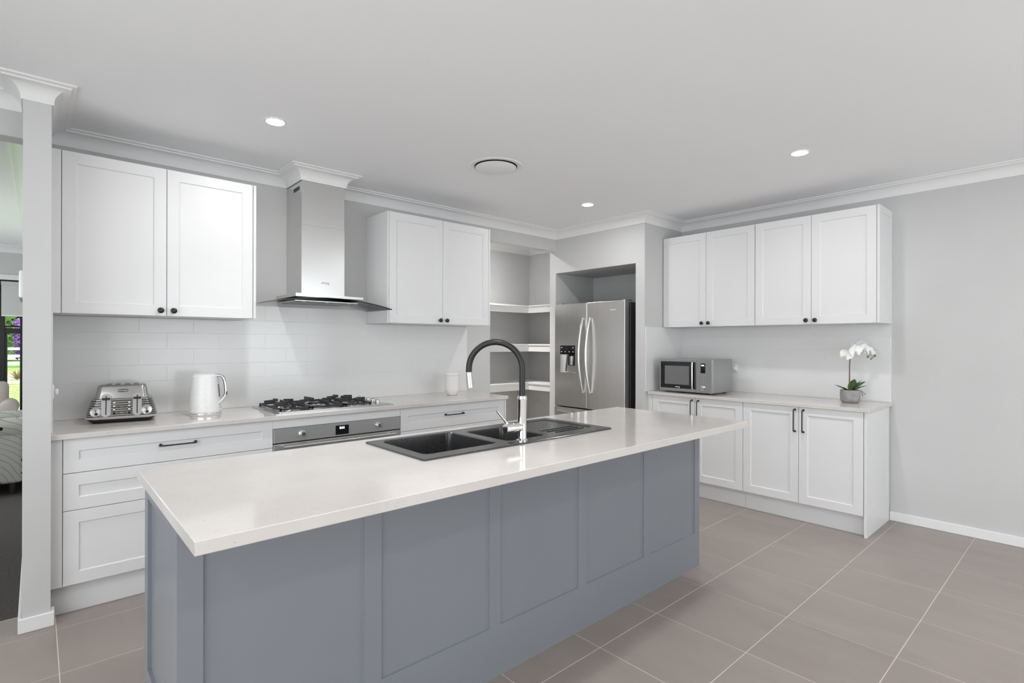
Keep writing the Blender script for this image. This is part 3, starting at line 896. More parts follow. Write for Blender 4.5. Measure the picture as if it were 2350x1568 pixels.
# ------------------------------------------------------------------ range hood
def hood():
    t = thing('range_hood', 'stainless chimney range hood with a curved glass canopy above the cooktop', 'range hood', (1.5135, WY - .0015, 1.60))
    x0, x1 = -.1555, .1555
    yf = CHY - (WY - .0015)
    zz = lambda z: z - 1.60
    MB().box((x0 + .002, yf + .002, zz(2.150)), (x1 - .002, -.0002, zz(CEIL - .001)), .002).out('upper_flue', 'hood_steel', t)
    MB().box((x0, yf, zz(1.676)), (x1, -.0002, zz(2.158)), .002).out('lower_flue', 'hood_steel', t)
    g = MB()
    for i in range(5):
        yy = yf + .05 + i * .022
        g.box((x0 - .0006, yy, zz(2.405)), (x0 + .0015, yy + .016, zz(2.43)))
    g.out('side_vent', 'black_plastic', t)
    # shallow motor body between glass and flue
    MB().prism([(-.228, zz(1.652)), (.255, zz(1.652)), (.255, zz(1.6685)), (-.228, zz(1.6745))], -.385, -.0002, 'y').out('motor_body', 'hood_steel', t)
    # arched glass canopy
    def arc(x): return 1.652 - .058 * (x / .472) ** 2
    g = MB(); N = 28; yA, yB = -.412, -.0075
    V = []; F = []
    for i in range(N + 1):
        x = -.472 + .944 * i / N
        yf2 = yA
        for y, dz in ((yf2, 0), (yB, 0), (yB, -.005), (yf2, -.005)):
            V.append((x, y, zz(arc(x)) + dz - .0005))
    for i in range(N):
        for k in range(4): F.append((4 * i + k, 4 * i + (k + 1) % 4, 4 * i + 4 + (k + 1) % 4, 4 * i + 4 + k))
    F += [(0, 1, 2, 3), (4 * N + 3, 4 * N + 2, 4 * N + 1, 4 * N)]
    c = g.quads(V, F).out('glass_canopy', 'hood_glass', t, 30)
    V = []; F = []
    for i in range(N + 1):
        x = -.472 + .944 * i / N
        for y, dz in ((yA - .0012, .0), (yA, .0), (yA, -.0042), (yA - .0012, -.0042)): V.append((x, y, zz(arc(x)) + dz))
    for i in range(N):
        for k in range(4): F.append((4 * i + k, 4 * i + (k + 1) % 4, 4 * i + 4 + (k + 1) % 4, 4 * i + 4 + k))
    F += [(0, 1, 2, 3), (4 * N + 3, 4 * N + 2, 4 * N + 1, 4 * N)]
    MB().quads(V, F).out('glass_edge', 'black_gloss', c)
    # underside with mesh filters
    MB().box((-.225, -.36, zz(1.622)), (.225, -.012, zz(1.6300)), .002).out('underside', 'hood_steel', t)
    for a, b2 in ((-.21, -.005), (.005, .21)):
        f = MB().box((a, -.34, zz(1.6195)), (b2, -.05, zz(1.6218)), .001).out('filter', 'grey_plastic', t)
    for x in (-.16, 0, .16):
        MB().lathe([(0, -.001), (.012, -.001), (.012, 0)], (x, -.350, zz(1.6218)), 16).out('hood_lamp', 'plastic_white', t)
    text('brand_mark', 'smeg', .028, 'print_grey', t, (.012, yf - .0006, zz(1.765)), (pi / 2, 0, 0), .0003)
hood()

# ------------------------------------------------------------------ toaster
def toaster():
    t = thing('toaster', 'silver ribbed four-slice toaster with two levers and dials on the back worktop', 'toaster', (.372, 3.765, TOP + .0005), radians(-8))
    # loft of rounded-rect sections (half width, half depth, z)
    def loft(secs, name, m, n=5, sm=40, parent=t):
        b = MB(); rings = []
        for hw, hd, z in secs:
            rings.append([b.bm.verts.new((p[0], p[1], z)) for p in rrect(-hw, -hd, hw, hd, min(hw, hd) * .28, n)])
        K = len(rings[0])
        for a, c in zip(rings, rings[1:]):
            for i in range(K): b.bm.faces.new((a[i], a[(i + 1) % K], c[(i + 1) % K], c[i]))
        b.bm.faces.new(list(reversed(rings[0]))); b.bm.faces.new(rings[-1])
        return b.out(name, m, parent, sm)
    loft([(.132, .100, 0), (.150, .116, .016), (.155, .120, .022)], 'base', 'black_plastic')
    loft([(.155, .120, .0222), (.164, .128, .030), (.166, .130, .038)], 'base_rim', 'steel_polished')
    secs = []
    for k in range(8):   # horizontal ribs
        z = .0385 + k * .0118
        f = 1 - .010 * k - .0035 * k * k * .35
        hw, hd = .160 * f, .124 * f
        secs += [(hw - .0035, hd - .0035, z), (hw, hd, z + .003), (hw, hd, z + .0085), (hw - .003, hd - .003, z + .0115)]
    body = loft(secs, 'ribbed_body', 'toaster_steel', sm=25)
    top = loft([(.125, .090, .133), (.120, .086, .15), (.112, .080, .195), (.108, .076, .204), (.100, .068, .208)], 'upper_body', 'toaster_steel', sm=50)
    for x in (-.062, -.022, .022, .062):
        MB().box((x - .0115, -.058, .2081), (x + .0115, .055, .2092), .0004).out('bread_slot', 'black_plastic', top)
    yF = -.128
    for s, x in ((-1, -.070), (1, .070)):
        # lever plate: capsule standing proud of the ribs
        P = []
        for k in range(13): P.append((x + .021 * cos(pi * k / 12), .142 + .021 * sin(pi * k / 12)))
        for k in range(13): P.append((x + .021 * cos(pi + pi * k / 12), .050 + .015 * sin(pi + pi * k / 12)))
        sl = Matrix.Translation((0, -.119, .05)) @ Matrix.Rotation(radians(-14), 4, 'X') @ Matrix.Translation((0, 0, -.05))
        pl = MB().prism(P, -.014, .012, 'y', mtx=sl).out('lever_plate', 'microwave_silver', t, 40)
        MB().box((x - .0026, -.0152, .046), (x + .0026, -.0138, .15), mtx=sl).out('lever_slot', 'black_plastic', pl)
        MB().box((x - .018, -.030, .128), (x + .018, -.0145, .137), .002, mtx=sl).out('lever', 'black_plastic', pl)
        # round browning dial
        xd = x + s * .044
        q = Matrix.Translation((xd, -.121, .066)) @ Matrix.Rotation(radians(-6), 4, 'X') @ Matrix.Rotation(pi / 2, 4, 'X')
        dl = MB().lathe([(0, -.01), (.026, -.01), (.027, .004), (.0255, .0075), (.023, .006), (0, .006)], n=32, mtx=q).out('browning_dial', 'silver_paint', t, 40)
        MB().box((-.0015, -.002, .0062), (.0015, .013, .0072), mtx=q).out('dial_pointer', 'black_plastic', dl)
        MB().lathe([(0, .0062), (.0075, .0062), (.0070, .010), (0, .0105)], n=18, mtx=q @ Matrix.Translation((.002, -.011, 0))).out('dial_button', 'black_plastic', dl, 40)
    for s in (-1, 1):
        for k in range(4):
            z = .056 + k * .0185
            yy = -.1255 + .0016 * k + .0012 * k * k
            q = Matrix.Translation((s * .034, yy, z)) @ Matrix.Rotation(pi / 2, 4, 'X')
            bt = MB().lathe([(0, -.004), (.0058, -.004), (.0058, .0035), (.0045, .0045), (0, .0045)], n=16, mtx=q).out('button', 'black_plastic' if k == 0 else 'steel_polished', t, 40)
            if k: MB().lathe([(.0058, .0), (.0068, .0012), (.0058, .0030)], n=16, mtx=q).out('button_ring', 'black_plastic', bt)
            MB().box((s * .015 - .006, yy - .0012, z - .0009), (s * .015 + .006, yy + .001, z + .0009)).out('button_mark', 'print_dark', t)
    bd = MB().prism([(p[0], p[1]) for p in rrect(-.024, -.008, .024, .008, .0079, 5)], -.0015, .001, 'y', mtx=Matrix.Translation((.004, -.0835, .176)) @ Matrix.Rotation(radians(-8), 4, 'X')).out('badge', 'print_dark', top)
    text('brand_mark', "De'Longhi", .0105, 'print_white', bd, (.004, -.0855, .176), (pi / 2 - radians(-8) * -1, 0, 0), .0002)
toaster()

# ------------------------------------------------------------------ kettle
def kettle():
    t = thing('electric_kettle', 'white textured electric kettle with a silver handle beside the toaster', 'kettle', (.778, 3.70, TOP + .0005))
    MB().lathe([(0, 0), (.086, 0), (.088, .004), (.088, .017), (.085, .019), (0, .019)], n=48).out('power_base', 'chrome', t, 40)
    # body: diamond facets
    b = MB(); n = 28; rings = []
    prof = [(.0855, .0192), (.0865, .024)] + [(.0865 - .0155 * ((k / 11) ** 1.5), .024 + .0195 * k) for k in range(1, 12)] + [(.068, .243)]
    for i, (r, z) in enumerate(prof):
        tw = (pi / n) * (i % 2)
        rr = r + (.0004 if i % 2 else 0)
        rings.append([b.bm.verts.new((rr * cos(tw + 2 * pi * k / n), rr * sin(tw + 2 * pi * k / n), z)) for k in range(n)])
    for i, (a, c) in enumerate(zip(rings, rings[1:])):
        for k in range(n):
            j = (k + 1) % n
            if i % 2 == 0:
                b.bm.faces.new((a[k], a[j], c[k])); b.bm.faces.new((a[j], c[j], c[k]))
            else:
                b.bm.faces.new((a[k], a[j], c[j])); b.bm.faces.new((a[k], c[j], c[k]))
    b.bm.faces.new(list(reversed(rings[0]))); b.bm.faces.new(rings[-1])
    b.out('body', 'kettle_white', t, 2)
    MB().lathe([(.068, .2432), (.066, .249), (.05, .254), (0, .2555)], n=40).out('lid', 'kettle_white', t, 50)
    # spout at the left, handle at the right of the view
    h = Vector((.80, -.60, 0)).normalized()
    c = -h
    side = Vector((-h.y, h.x, 0))
    V = [c * .062 + side * .018 + Vector((0, 0, .215)), c * .062 - side * .018 + Vector((0, 0, .215)), c * .062 + side * .024 + Vector((0, 0, .2425)), c * .062 - side * .024 + Vector((0, 0, .2425)), c * .086 + Vector((0, 0, .2405)), c * .080 + Vector((0, 0, .232))]
    MB().quads(V, [(0, 2, 4, 5), (1, 5, 4, 3), (2, 3, 4), (0, 5, 1), (0, 1, 3, 2)]).out('spout', 'kettle_white', t)
    P = [h * .060 + Vector((0, 0, .246)), h * .085 + Vector((0, 0, .246)), h * .103 + Vector((0, 0, .238)), h * .117 + Vector((0, 0, .214)), h * .122 + Vector((0, 0, .175)), h * .124 + Vector((0, 0, .140)), h * .121 + Vector((0, 0, .122)), h * .105 + Vector((0, 0, .098)), h * .082 + Vector((0, 0, .072))]
    # smooth the path
    for _ in range(2):
        Q = [P[0]]
        for a, d in zip(P, P[1:]): Q += [a.lerp(d, .25), a.lerp(d, .75)]
        P = Q + [P[-1]]
    hd = MB().tube(P, .0098, 12, flat=(.75, 1.15)).out('handle', 'chrome', t, 60)
    MB().tube([p - h * .0045 + Vector((0, 0, -.0008)) for p in P[5:-8]], .0085, 12, flat=(.75, 1.1)).out('handle_grip', 'black_plastic', hd, 60)
    wv = Vector((.30, -.95, 0)).normalized() * 1
    g = h * .0792
    q = Matrix.Translation((0, 0, 0))
    MB().tube([h * .079 + Vector((0, 0, .112)), h * .0755 + Vector((0, 0, .150)), h * .072 + Vector((0, 0, .19))], [.008, .0085, .008], 12).out('water_window', 'grey_plastic', t, 60)
    MB().tube([h * .083 + Vector((0, 0, .038)), h * .100 + Vector((0, 0, .036))], .006, 10, flat=(.5, 1.2)).out('switch', 'chrome', t, 60)
kettle()

# canister
t = thing('ceramic_canister', 'white fluted ceramic canister near the end of the back worktop', 'canister', (2.655, 3.725, TOP + .0005))
b = MB(); n = 64; rings = []
prof = [(.040, 0), (.044, .002), (.046, .010), (.058, .028), (.0625, .045), (.0635, .06), (.0635, .165), (.0635, .168)]
for i, (r, z) in enumerate(prof):
    rings.append([b.bm.verts.new(((r - (.0012 if (k % 2 and 4 < i < 7) else 0)) * cos(2 * pi * k / n), (r - (.0012 if (k % 2 and 4 < i < 7) else 0)) * sin(2 * pi * k / n), z)) for k in range(n)])
for a, c in zip(rings, rings[1:]):
    for k in range(n): b.bm.faces.new((a[k], a[(k + 1) % n], c[(k + 1) % n], c[k]))
b.bm.faces.new(list(reversed(rings[0]))); b.bm.faces.new(rings[-1])
b.out('jar', 'ceramic_white', t, 60)
MB().lathe([(.060, .1682), (.0655, .170), (.0655, .184), (.058, .190), (.03, .192), (0, .192)], n=40).out('lid', 'ceramic_white', t, 40)

# ------------------------------------------------------------------ power outlets
def outlet(label, loc, rotz, plug=False):
    t = thing('power_outlet', label, 'power outlet', loc, rotz)
    MB().box((-.058, -.008, -.036), (.058, -.0002, .036), .003, 2).out('plate', 'plastic_white', t, 40)
    for s in (-1, 1):
        MB().box((s * .034 - .007, -.0105, .012), (s * .034 + .007, -.0081, .026), .001).out('switch', 'plastic_white', t)
        for a in (-.006, .006):
            MB().box((s * .034 + a - .0009, -.0086, -.012), (s * .034 + a + .0009, -.0081, -.003)).out('socket_slot', 'print_dark', t)
    if plug:
        MB().box((.018, -.027, -.022), (.052, -.0106, .010), .006, 2).out('plug', 'plastic_white', t, 50)
outlet('white power outlet with a plug on the tiles behind the toaster, beside the wall end', (PX1 + .0082, 3.66, 1.085), pi / 2, True)
outlet('white power outlet on the tiles just right of the microwave', (RX - .0082, 2.315, 1.115), -pi / 2, True)

# ------------------------------------------------------------------ fridge
def fridge():
    y0, y1 = 3.024, 3.937          # right and left edges in the view
    W = y1 - y0
    t = thing('french_door_fridge', 'stainless french door fridge with a water dispenser in the wall recess', 'fridge', (4.150, y1, 0), -pi / 2)
    H = 1.752; D = .62; zd = .676
    MB().box((.006, .098, .03), (W - .006, D, H - .012), .004).out('cabinet_body', 'fridge_side', t)
    for x in (.06, W - .06):
        for y in (.15, .55): MB().cyl((x, y, 0), (x, y, .031), .02, n=14).out('foot', 'black_plastic', t)
    MB().box((.02, .0705, .06), (W - .02, .0975, H - .03)).out('door_seal', 'black_rubber', t)
    xs = .449
    # dispenser door with a real recess
    dx0, dx1, dz0, dz1 = .083, .291, 1.033, 1.222
    dl = MB()
    X0, X1, Z0, Z1 = 0, xs - .002, zd, H
    dpt = .055
    hole = [(dx0, dz0), (dx1, dz0), (dx1, dz1), (dx0, dz1)]
    outer = [(X0, Z0), (X1, Z0), (X1, Z1), (X0, Z1)]
    e = .006
    oi = [(X0 + e, Z0 + .002), (X1 - e, Z0 + .002), (X1 - e, Z1 - .002), (X0 + e, Z1 - .002)]
    V = [(p[0], dpt, p[1]) for p in hole] + [(p[0], 0, p[1]) for p in hole] + [(p[0], 0, p[1]) for p in oi] + [(p[0], e, p[1]) for p in outer] + [(p[0], .070, p[1]) for p in outer]
    F = [(0, 1, 2, 3), (16, 17, 18, 19)]
    for k in range(0, 16, 4):
        for i in range(4):
            j = (i + 1) % 4
            F.append((k + i, k + j, k + 4 + j, k + 4 + i))
    d1 = dl.quads(V, F).out('door', 'fridge_steel', t)
    d2 = MB().box((xs + .002, 0, zd), (W, .070, H), .004, 2).out('door', 'fridge_steel', t)
    dr = MB().box((0, 0, .06), (W, .070, zd - .012), .004, 2).out('freezer_drawer', 'fridge_steel', t)
    # dispenser details
    p = MB().box((dx0, -.0015, dz1), (dx1, -.0002, 1.316), .0005).out('dispenser_panel', 'black_gloss', d1)
    for x in (.105, .265): MB().box((x - .008, -.002, 1.289), (x + .008, -.0016, 1.296)).out('icon', 'print_white', p)
    for x in (.105, .155, .21, .265): MB().box((x - .008, -.002, 1.246), (x + .008, -.0016, 1.253)).out('icon', 'print_white', p)
    MB().box((dx0 + .105, .006, dz1 - .115), (dx1 - .004, dpt - .001, dz1 - .001), .004).out('dispenser_head', 'black_plastic', d1)
    MB().lathe([(0, 0), (.026, 0), (.032, .09), (0, .09)], (dx0 + .150, .020, dz1 - .108), 20).out('nozzle', 'steel_polished', d1, 40)
    MB().box((-.013, -.003, -.088), (.013, .003, .088), .002, mtx=Matrix.Translation((dx0 + .068, .030, dz0 + .096)) @ Matrix.Rotation(radians(8), 4, 'Y')).out('paddle', 'steel_polished', d1)
    MB().box((dx0 - .004, -.006, dz0 - .006), (dx1 + .004, .05, dz0 + .003), .002).out('drip_tray', 'steel_polished', d1)
    # bowed handles
    for d, x, xb in ((d1, .405, -.012), (d2, .496, .012)):
        P = []
        for k in range(17):
            u = k / 16
            P.append((x + xb * 0 - .012 * sin(pi * u) , -.012 - .052 * sin(pi * u) ** .8, .835 + .762 * u))
        MB().tube(P, .0125, 14, flat=(.75, 1.05)).out('handle', 'steel_polished', d, 60)
        for z in (.842, 1.59):
            MB().cyl((x, -.016, z), (x, -.0002, z), .010, n=14).out('handle_mount', 'steel_polished', d, 40)
    MB().tube([(.055, -.012, .63), (.2, -.030, .63), (W / 2, -.038, .63), (W - .2, -.030, .63), (W - .055, -.012, .63)], .012, 12, flat=(.8, 1)).out('handle', 'steel_polished', dr, 60)
    for x in (.03, W - .05):
        MB().box((x, .03, H + .0002), (x + .03, .15, H + .014), .003).out('hinge_cover', 'silver_paint', t)
    text('brand_mark', 'Hisense', .022, 'print_white', d2, (.772, -.0008, 1.666), (pi / 2, 0, 0), .0003)
fridge()

# ------------------------------------------------------------------ microwave
def microwave():
    y1 = 2.752
    t = thing('microwave_oven', 'silver microwave oven with a black glass door on the right worktop', 'microwave', (4.318, y1, TOP + .0005), -pi / 2 + radians(0))
    W, D, z0, z1 = .515, .372, .014, .306
    MB().box((.002, .022, z0), (W - .002, D, z1), .003).out('casing', 'microwave_silver', t)
    for x in (.05, W - .05):
        for y in (.06, D - .05): MB().cyl((x, y, 0), (x, y, z0 + .001), .014, n=14).out('foot', 'black_plastic', t)
    d = MB().box((0, 0, z0), (.362, .0215, z1), .003, 2).out('door', 'microwave_silver', t)
    w = MB().box((.012, -.0015, z0 + .027), (.361, -.0002, z1 - .024), .0005).out('door_glass', 'black_gloss', d)
    MB().box((.055, -.0022, z0 + .062), (.300, -.0016, z1 - .062)).out('viewing_mesh', 'grey_plastic', w)
    MB().tube([(.336, -.014, z0 + .026), (.336, -.018, z0 + .06), (.336, -.018, z1 - .05), (.336, -.014, z1 - .026)], .0075, 12).out('handle', 'steel_polished', d, 50)
    for z in (z0 + .032, z1 - .032): MB().cyl((.336, -.014, z), (.336, -.0016, z), .005, n=10).out('handle_post', 'steel_polished', d)
    p = MB().box((.3635, 0, z0), (W, .0215, z1), .003, 2).out('control_panel', 'microwave_silver', t)
    s = MB().box((.408, -.0015, z1 - .118), (.452, -.0002, z1 - .034), .0004).out('display', 'black_gloss', p)
    text('clock_digits', '8:01', .017, 'display_lit', s, (.430, -.002, z1 - .052), (pi / 2, 0, 0))
    for r in range(4):
        for c in range(3):
            MB().box((.399 + c * .021, -.0022, z1 - .150 - r * .022), (.416 + c * .021, -.0002, z1 - .138 - r * .022), .0008).out('button', 'microwave_silver', p)
    q = Matrix.Translation((.430, -.0002, z0 + .047)) @ Matrix.Rotation(pi / 2, 4, 'X')
    MB().lathe([(0, 0), (.022, 0), (.022, .003), (.018, .005), (.0165, .016), (.014, .018), (0, .0185)], n=28, mtx=q).out('dial', 'steel_polished', p, 40)
    text('brand_mark', 'smeg', .022, 'print_white', w, (.185, -.0019, z0 + .042), (pi / 2, 0, 0), .0002)
microwave()

# ------------------------------------------------------------------ orchid
def petal(length, width, curl=.15, n=6, m=5, tip=.3):
    b = MB(); V = []; F = []
    for i in range(n + 1):
        u = i / n
        wd = width * (sin(pi * min(1, u * .93 + .07)) ** .6) * (1 - tip * u * .2)
        if i == n: wd = width * .12
        for j in range(m + 1):
            s = j / m * 2 - 1
            V.append((s * wd / 2, -curl * length * u * u + .06 * width * (1 - s * s) - .05 * width, u * length))
    for i in range(n):
        for j in range(m):
            a = i * (m + 1) + j
            F.append((a, a + 1, a + m + 2, a + m + 1))
    b.quads(V, F)
    bmesh.ops.recalc_face_normals(b.bm, faces=b.bm.faces[:])
    bmesh.ops.solidify(b.bm, geom=b.bm.faces[:], thickness=.0009)
    return b
def orchid():
    loc = Vector((4.622, 1.286, TOP + .0005))
    t = thing('potted_orchid', 'white moth orchid in a round grey concrete pot on the right worktop', 'plant', loc)
    MB().lathe([(0, 0), (.048, 0), (.058, .005), (.064, .018), (.066, .045), (.066, .094), (.064, .096), (.060, .094), (.059, .080), (0, .080)], n=40).out('pot', 'concrete', t, 40)
    MB().lathe([(0, .088), (.03, .087), (.0585, .082), (.0585, .0805), (0, .0805)], n=24).out('potting_mix', 'soil', t, 60)
    R = Vector((cos(YAW), -sin(YAW), 0)); Fw = Vector((sin(YAW), cos(YAW), 0)); Z = Vector((0, 0, 1))
    # flower stem: straight up, then arching to the right
    P = [Z * .084 - R * .006, Z * .2 - R * .004, Z * .30 - R * .004, Z * .365 + R * .004, Z * .412 + R * .028, Z * .430 + R * .062, Z * .415 + R * .105, Z * .385 + R * .142, Z * .368 + R * .160]
    for _ in range(2):
        Q = [P[0]]
        for a, c in zip(P, P[1:]): Q += [a.lerp(c, .25), a.lerp(c, .75)]
        P = Q + [P[-1]]
    stem = MB().tube(P, [.0048 - .003 * i / (len(P) - 1) for i in range(len(P))], 8).out('flower_stem', 'stem_brown', t, 60)
    # leaves: strap shapes rising from the pot
    def leaf(d, length, width, rise, droop):
        b = MB(); V = []; F = []; d = d.normalized(); sd = Vector((-d.y, d.x, 0)); n = 10; m = 4
        for i in range(n + 1):
            u = i / n
            c = d * (.008 + length * u * cos(rise * (1 - u * .3))) + Z * (.082 + length * (sin(rise) * u - droop * u * u))
            wd = width * max(.10, sin(pi * (u * .86 + .12)) ** .8)
            if i == n: wd = .002
            for j in range(m + 1):
                s = j / m * 2 - 1
                V.append(c + sd * s * wd / 2 + Z * (.12 * wd * s * s))
        for i in range(n):
            for j in range(m):
                a = i * (m + 1) + j; F.append((a, a + 1, a + m + 2, a + m + 1))
        b.quads(V, F); bmesh.ops.recalc_face_normals(b.bm, faces=b.bm.faces[:])
        bmesh.ops.solidify(b.bm, geom=b.bm.faces[:], thickness=.0016)
        b.out('leaf', 'leaf_green', t, 60)
    leaf(R * .55 - Fw * .6, .100, .062, 1.2, .06)
    leaf(R * .6 + Fw * .5, .115, .056, .95, .02)
    leaf(R * 1.0 + Fw * .1, .135, .05, .72, .08)
    leaf(R * .9 - Fw * .35, .105, .040, .6, .10)
    leaf(-R * 1.0 - Fw * .15, .115, .04, .55, .12)
    leaf(-R * 1.0 + Fw * .3, .11, .034, .72, .20)
    for a in (0, 1):
        st = R * .055 + Fw * (.01 - .02 * a) + Z * .088
        MB().tube([st, st + R * .022 + Z * .004, st + R * (.040 + .006 * a) - Z * (.012 + .004 * a), st + R * (.050 + .006 * a) - Z * (.040 - .012 * a)], .0022, 7).out('aerial_root', 'leaf_green', t, 60)
    # flowers
    def flower(c, s, yaw, pitch, roll=0):
        base = Matrix.Rotation(-YAW + yaw, 4, 'Z') @ Matrix.Rotation(pitch, 4, 'X') @ Matrix.Rotation(roll, 4, 'Y')
        f = MB().sphere((0, -.006 * s, -.004 * s), .0042 * s, 10, 8, (1, 1.3, 1)).sphere((0, -.009 * s, -.011 * s), .0048 * s, 10, 8, (1.1, .9, 1.2)).out('flower', 'lip_yellow', t, 60)
        f.matrix_parent_inverse = Matrix.Identity(4)
        f.location = c; f.rotation_euler = base.to_euler()
        for ang, L, Wd in ((0, .030, .021), (2.30, .028, .019), (-2.30, .028, .019), (1.25, .033, .038), (-1.25, .033, .038)):
            p = petal(L * s, Wd * s, .12).out('petal', 'petal_white', f, 60)
            p.location = (0, .001 if Wd < .03 else -.002, 0)
            p.rotation_euler = (0, ang, 0)
    k = .00332   # metres per photo pixel at the plant
    def at_px(u, v, dep=0.0): return R * ((u - 1949) * k) + Z * (.098 - (v - 895) * k) - Fw * dep
    flower(at_px(1952, 806, .04), 1.75, .1, .05, -.15)
    flower(at_px(1937, 815, .015), 1.5, -.55, .1, .5)
    flower(at_px(1960, 797, -.02), 1.3, -2.2, .0)
    flower(at_px(1976, 801, .02), 1.45, .25, .05, .3)
    flower(at_px(1980, 792, -.01), 1.35, -.9, .3)
    flower(at_px(1990, 806, .01), 1.35, .4, -.3)
    flower(at_px(1997, 812, .0), 1.0, -.5, -.5)
    for u, vv, r in ((1986, 819, .0085), (2001.5, 817, .0082), (1993, 824, .0062), (1997, 821, .005)):
        c = at_px(u, vv, .02)
        MB().sphere(c, r, 12, 9, (1, 1, 1.2)).out('bud', 'bud_green', t, 60)
        MB().tube([c, c.lerp(P[-1], .5) + Z * .004, P[-1]], .0012, 6).out('bud_stalk', 'bud_green', t)
orchid()

# ------------------------------------------------------------------ pantry shelves
for z, lab in ((1.782, 'top white L-shaped pantry shelf above eye level'), (1.329, 'second white L-shaped pantry shelf just below eye level'), (.878, 'third white L-shaped pantry shelf at worktop height')):
    t = thing('pantry_shelf', lab, 'shelf', (4.7145, 4.9195, z - .088), group='pantry shelves')
    dp = .40
    h = .088
    MB().box((-2.41, -dp, h - .017), (0, 0, h)).out('board', 'shelf_white', t)
    MB().box((-dp, -.852, h - .017), (0, -dp - .0005, h)).out('board', 'shelf_white', t)
    MB().box((-2.41, -dp + .010, 0), (-dp + .010, -dp + .028, h - .0175)).out('fascia', 'shelf_white', t)
    MB().box((-dp + .010, -.852, 0), (-dp + .028, -dp + .028, h - .0175)).out('fascia', 'shelf_white', t)

# ------------------------------------------------------------------ living room
win = MB()
fw = .055
FYa, FYb = LIVY + .04, LIVY + .10
for lo, hi in (((WX0, WZ0), (WX0 + fw, WZ1)), ((WX1 - fw, WZ0), (WX1, WZ1)), ((WX0, WZ0), (WX1, WZ0 + fw)), ((WX0, WZ1 - fw), (WX1, WZ1))):
    win.box((lo[0], FYa, lo[1]), (hi[0], FYb, hi[1]))
w1 = struct(win.out('window_1', 'aluminium_black'))
# mullion, meeting rails and sashes that show beside the wall end
def bar(lo, hi, name='sash_bar'): return MB().box((lo[0], FYa - .01, lo[1]), (hi[0], FYb, hi[1]), .003).out(name, 'aluminium_black', w1)
bar((-.345, WZ0 + fw), (-.292, WZ1 - fw), 'mullion')
bar((-1.5, WZ0 + fw), (-1.44, WZ1 - fw), 'mullion')
bar((-.292, 1.525), (WX1 - fw, 1.545), 'transom')
bar((-.292, 1.445), (WX1 - fw, 1.512), 'sash_rail')
bar((-.292, WZ0 + fw), (-.270, 1.445), 'sash_stile')
for lo, hi in (((-.27, WZ0 + fw), (WX1 - fw, 1.445)), ((-.292, 1.545), (WX1 - fw, WZ1 - fw)), ((-1.44, WZ0 + fw), (-.345, WZ1 - fw)), ((WX0 + fw, WZ0 + fw), (-1.5, WZ1 - fw))):
    MB().box((lo[0], FYa + .02, lo[1]), (hi[0], FYa + .026, hi[1])).out('pane', 'pane_glass', w1)
arch = MB()
for lo, hi in (((WX0 - .06, WZ0 - .06), (WX0, WZ1 + .065)), ((WX1, WZ0 - .06), (WX1 + .04, WZ1 + .065)), ((WX0, WZ1), (WX1, WZ1 + .065)), ((WX0, WZ0 - .06), (WX1, WZ0))):
    arch.box((lo[0], LIVY - .018, lo[1]), (hi[0], LIVY - .0002, hi[1]), .003)
struct(arch.out('trim_4', 'trim_white'))
bl = thing('roller_blind', 'grey roller blind half lowered behind the living room window head', 'blind', (-.22, LIVY - .02, 1.66))
MB().box((-.105, .0, .02), (.115, .003, .40)).out('blind_fabric', 'blind_fabric', bl)
MB().cyl((-.108, .008, .415), (.118, .008, .415), .025, n=20).out('roller_tube', 'blind_fabric', bl, 40)
MB().box((-.105, -.004, 0), (.115, .008, .0195), .003).out('bottom_rail', 'plastic_white', bl)
bl = thing('roller_blind', 'grey roller blind hanging further left in the living room window', 'blind', (-.9, LIVY - .02, 1.66))
MB().box((-.54, .0, .02), (.558, .003, .40)).out('blind_fabric', 'blind_fabric', bl)
MB().cyl((-.54, .008, .415), (.56, .008, .415), .025, n=20).out('roller_tube', 'blind_fabric', bl, 40)
MB().box((-.54, -.004, 0), (.558, .008, .0195), .003).out('bottom_rail', 'plastic_white', bl)
ac = thing('air_conditioner', 'white split air conditioner on the living room side of the wall end', 'air conditioner', (PX0 - .0002, 7.9, 1.80))
MB().box((-.088, -.42, 0.0), (0, .42, .285), .02, 3).out('casing', 'plastic_white', ac, 50)
MB().box((-.084, -.36, -.006), (-.03, .36, .004)).out('louvre', 'grey_plastic', ac)

def armchair(label, loc, rotz, m, wing, seat_h=.43, leg=.10):
    t = thing('armchair', label, 'armchair', loc, rotz)
    W, D = .78, .80
    def soft(lo, hi, name, r=.05, mm=m):
        return MB().box(lo, hi, r, 4).out(name, mm, t, 60)
    soft((-.27, -.36, .24), (.27, .26, seat_h), 'seat_cushion', .05)
    soft((-.36, -.33, leg - .005), (.36, .36, .30), 'seat_base', .03)
    for s in (-1, 1):
        b = MB()
        b.box((s * .33 - .07, -.36, leg + .005), (s * .33 + .07, .34, .58), .03, 3)
        q = Matrix.Translation((s * .335, -.37, .585)) @ Matrix.Rotation(-pi / 2, 4, 'X')
        b.lathe([(0, 0), (.075, 0), (.088, .012), (.088, .70), (.075, .712), (0, .712)], n=28, mtx=q)
        b.out('arm', m, t, 50)
    bk = MB().box((-.33, -.06, .0), (.33, .09, (.62 if not wing else .54)), .06, 4, mtx=Matrix.Translation((0, .30, .34)) @ Matrix.Rotation(radians(-10), 4, 'X')).out('backrest', m, t, 60)
    for x in (-.31, .31):
        for y in (-.29, .29):
            MB().cyl((x, y, 0), (x, y, leg), .018, .026, 14).out('leg', 'dark_timber', t, 40)
    return t
armchair('pale dandelion-print armchair on the living room carpet, nearest the wall end', (-.445, 6.75, 0), radians(90), 'print_fabric', False)
armchair('plain beige armchair behind the printed armchair by the window', (-.57, 8.35, 0), 0, 'beige_fabric', True)

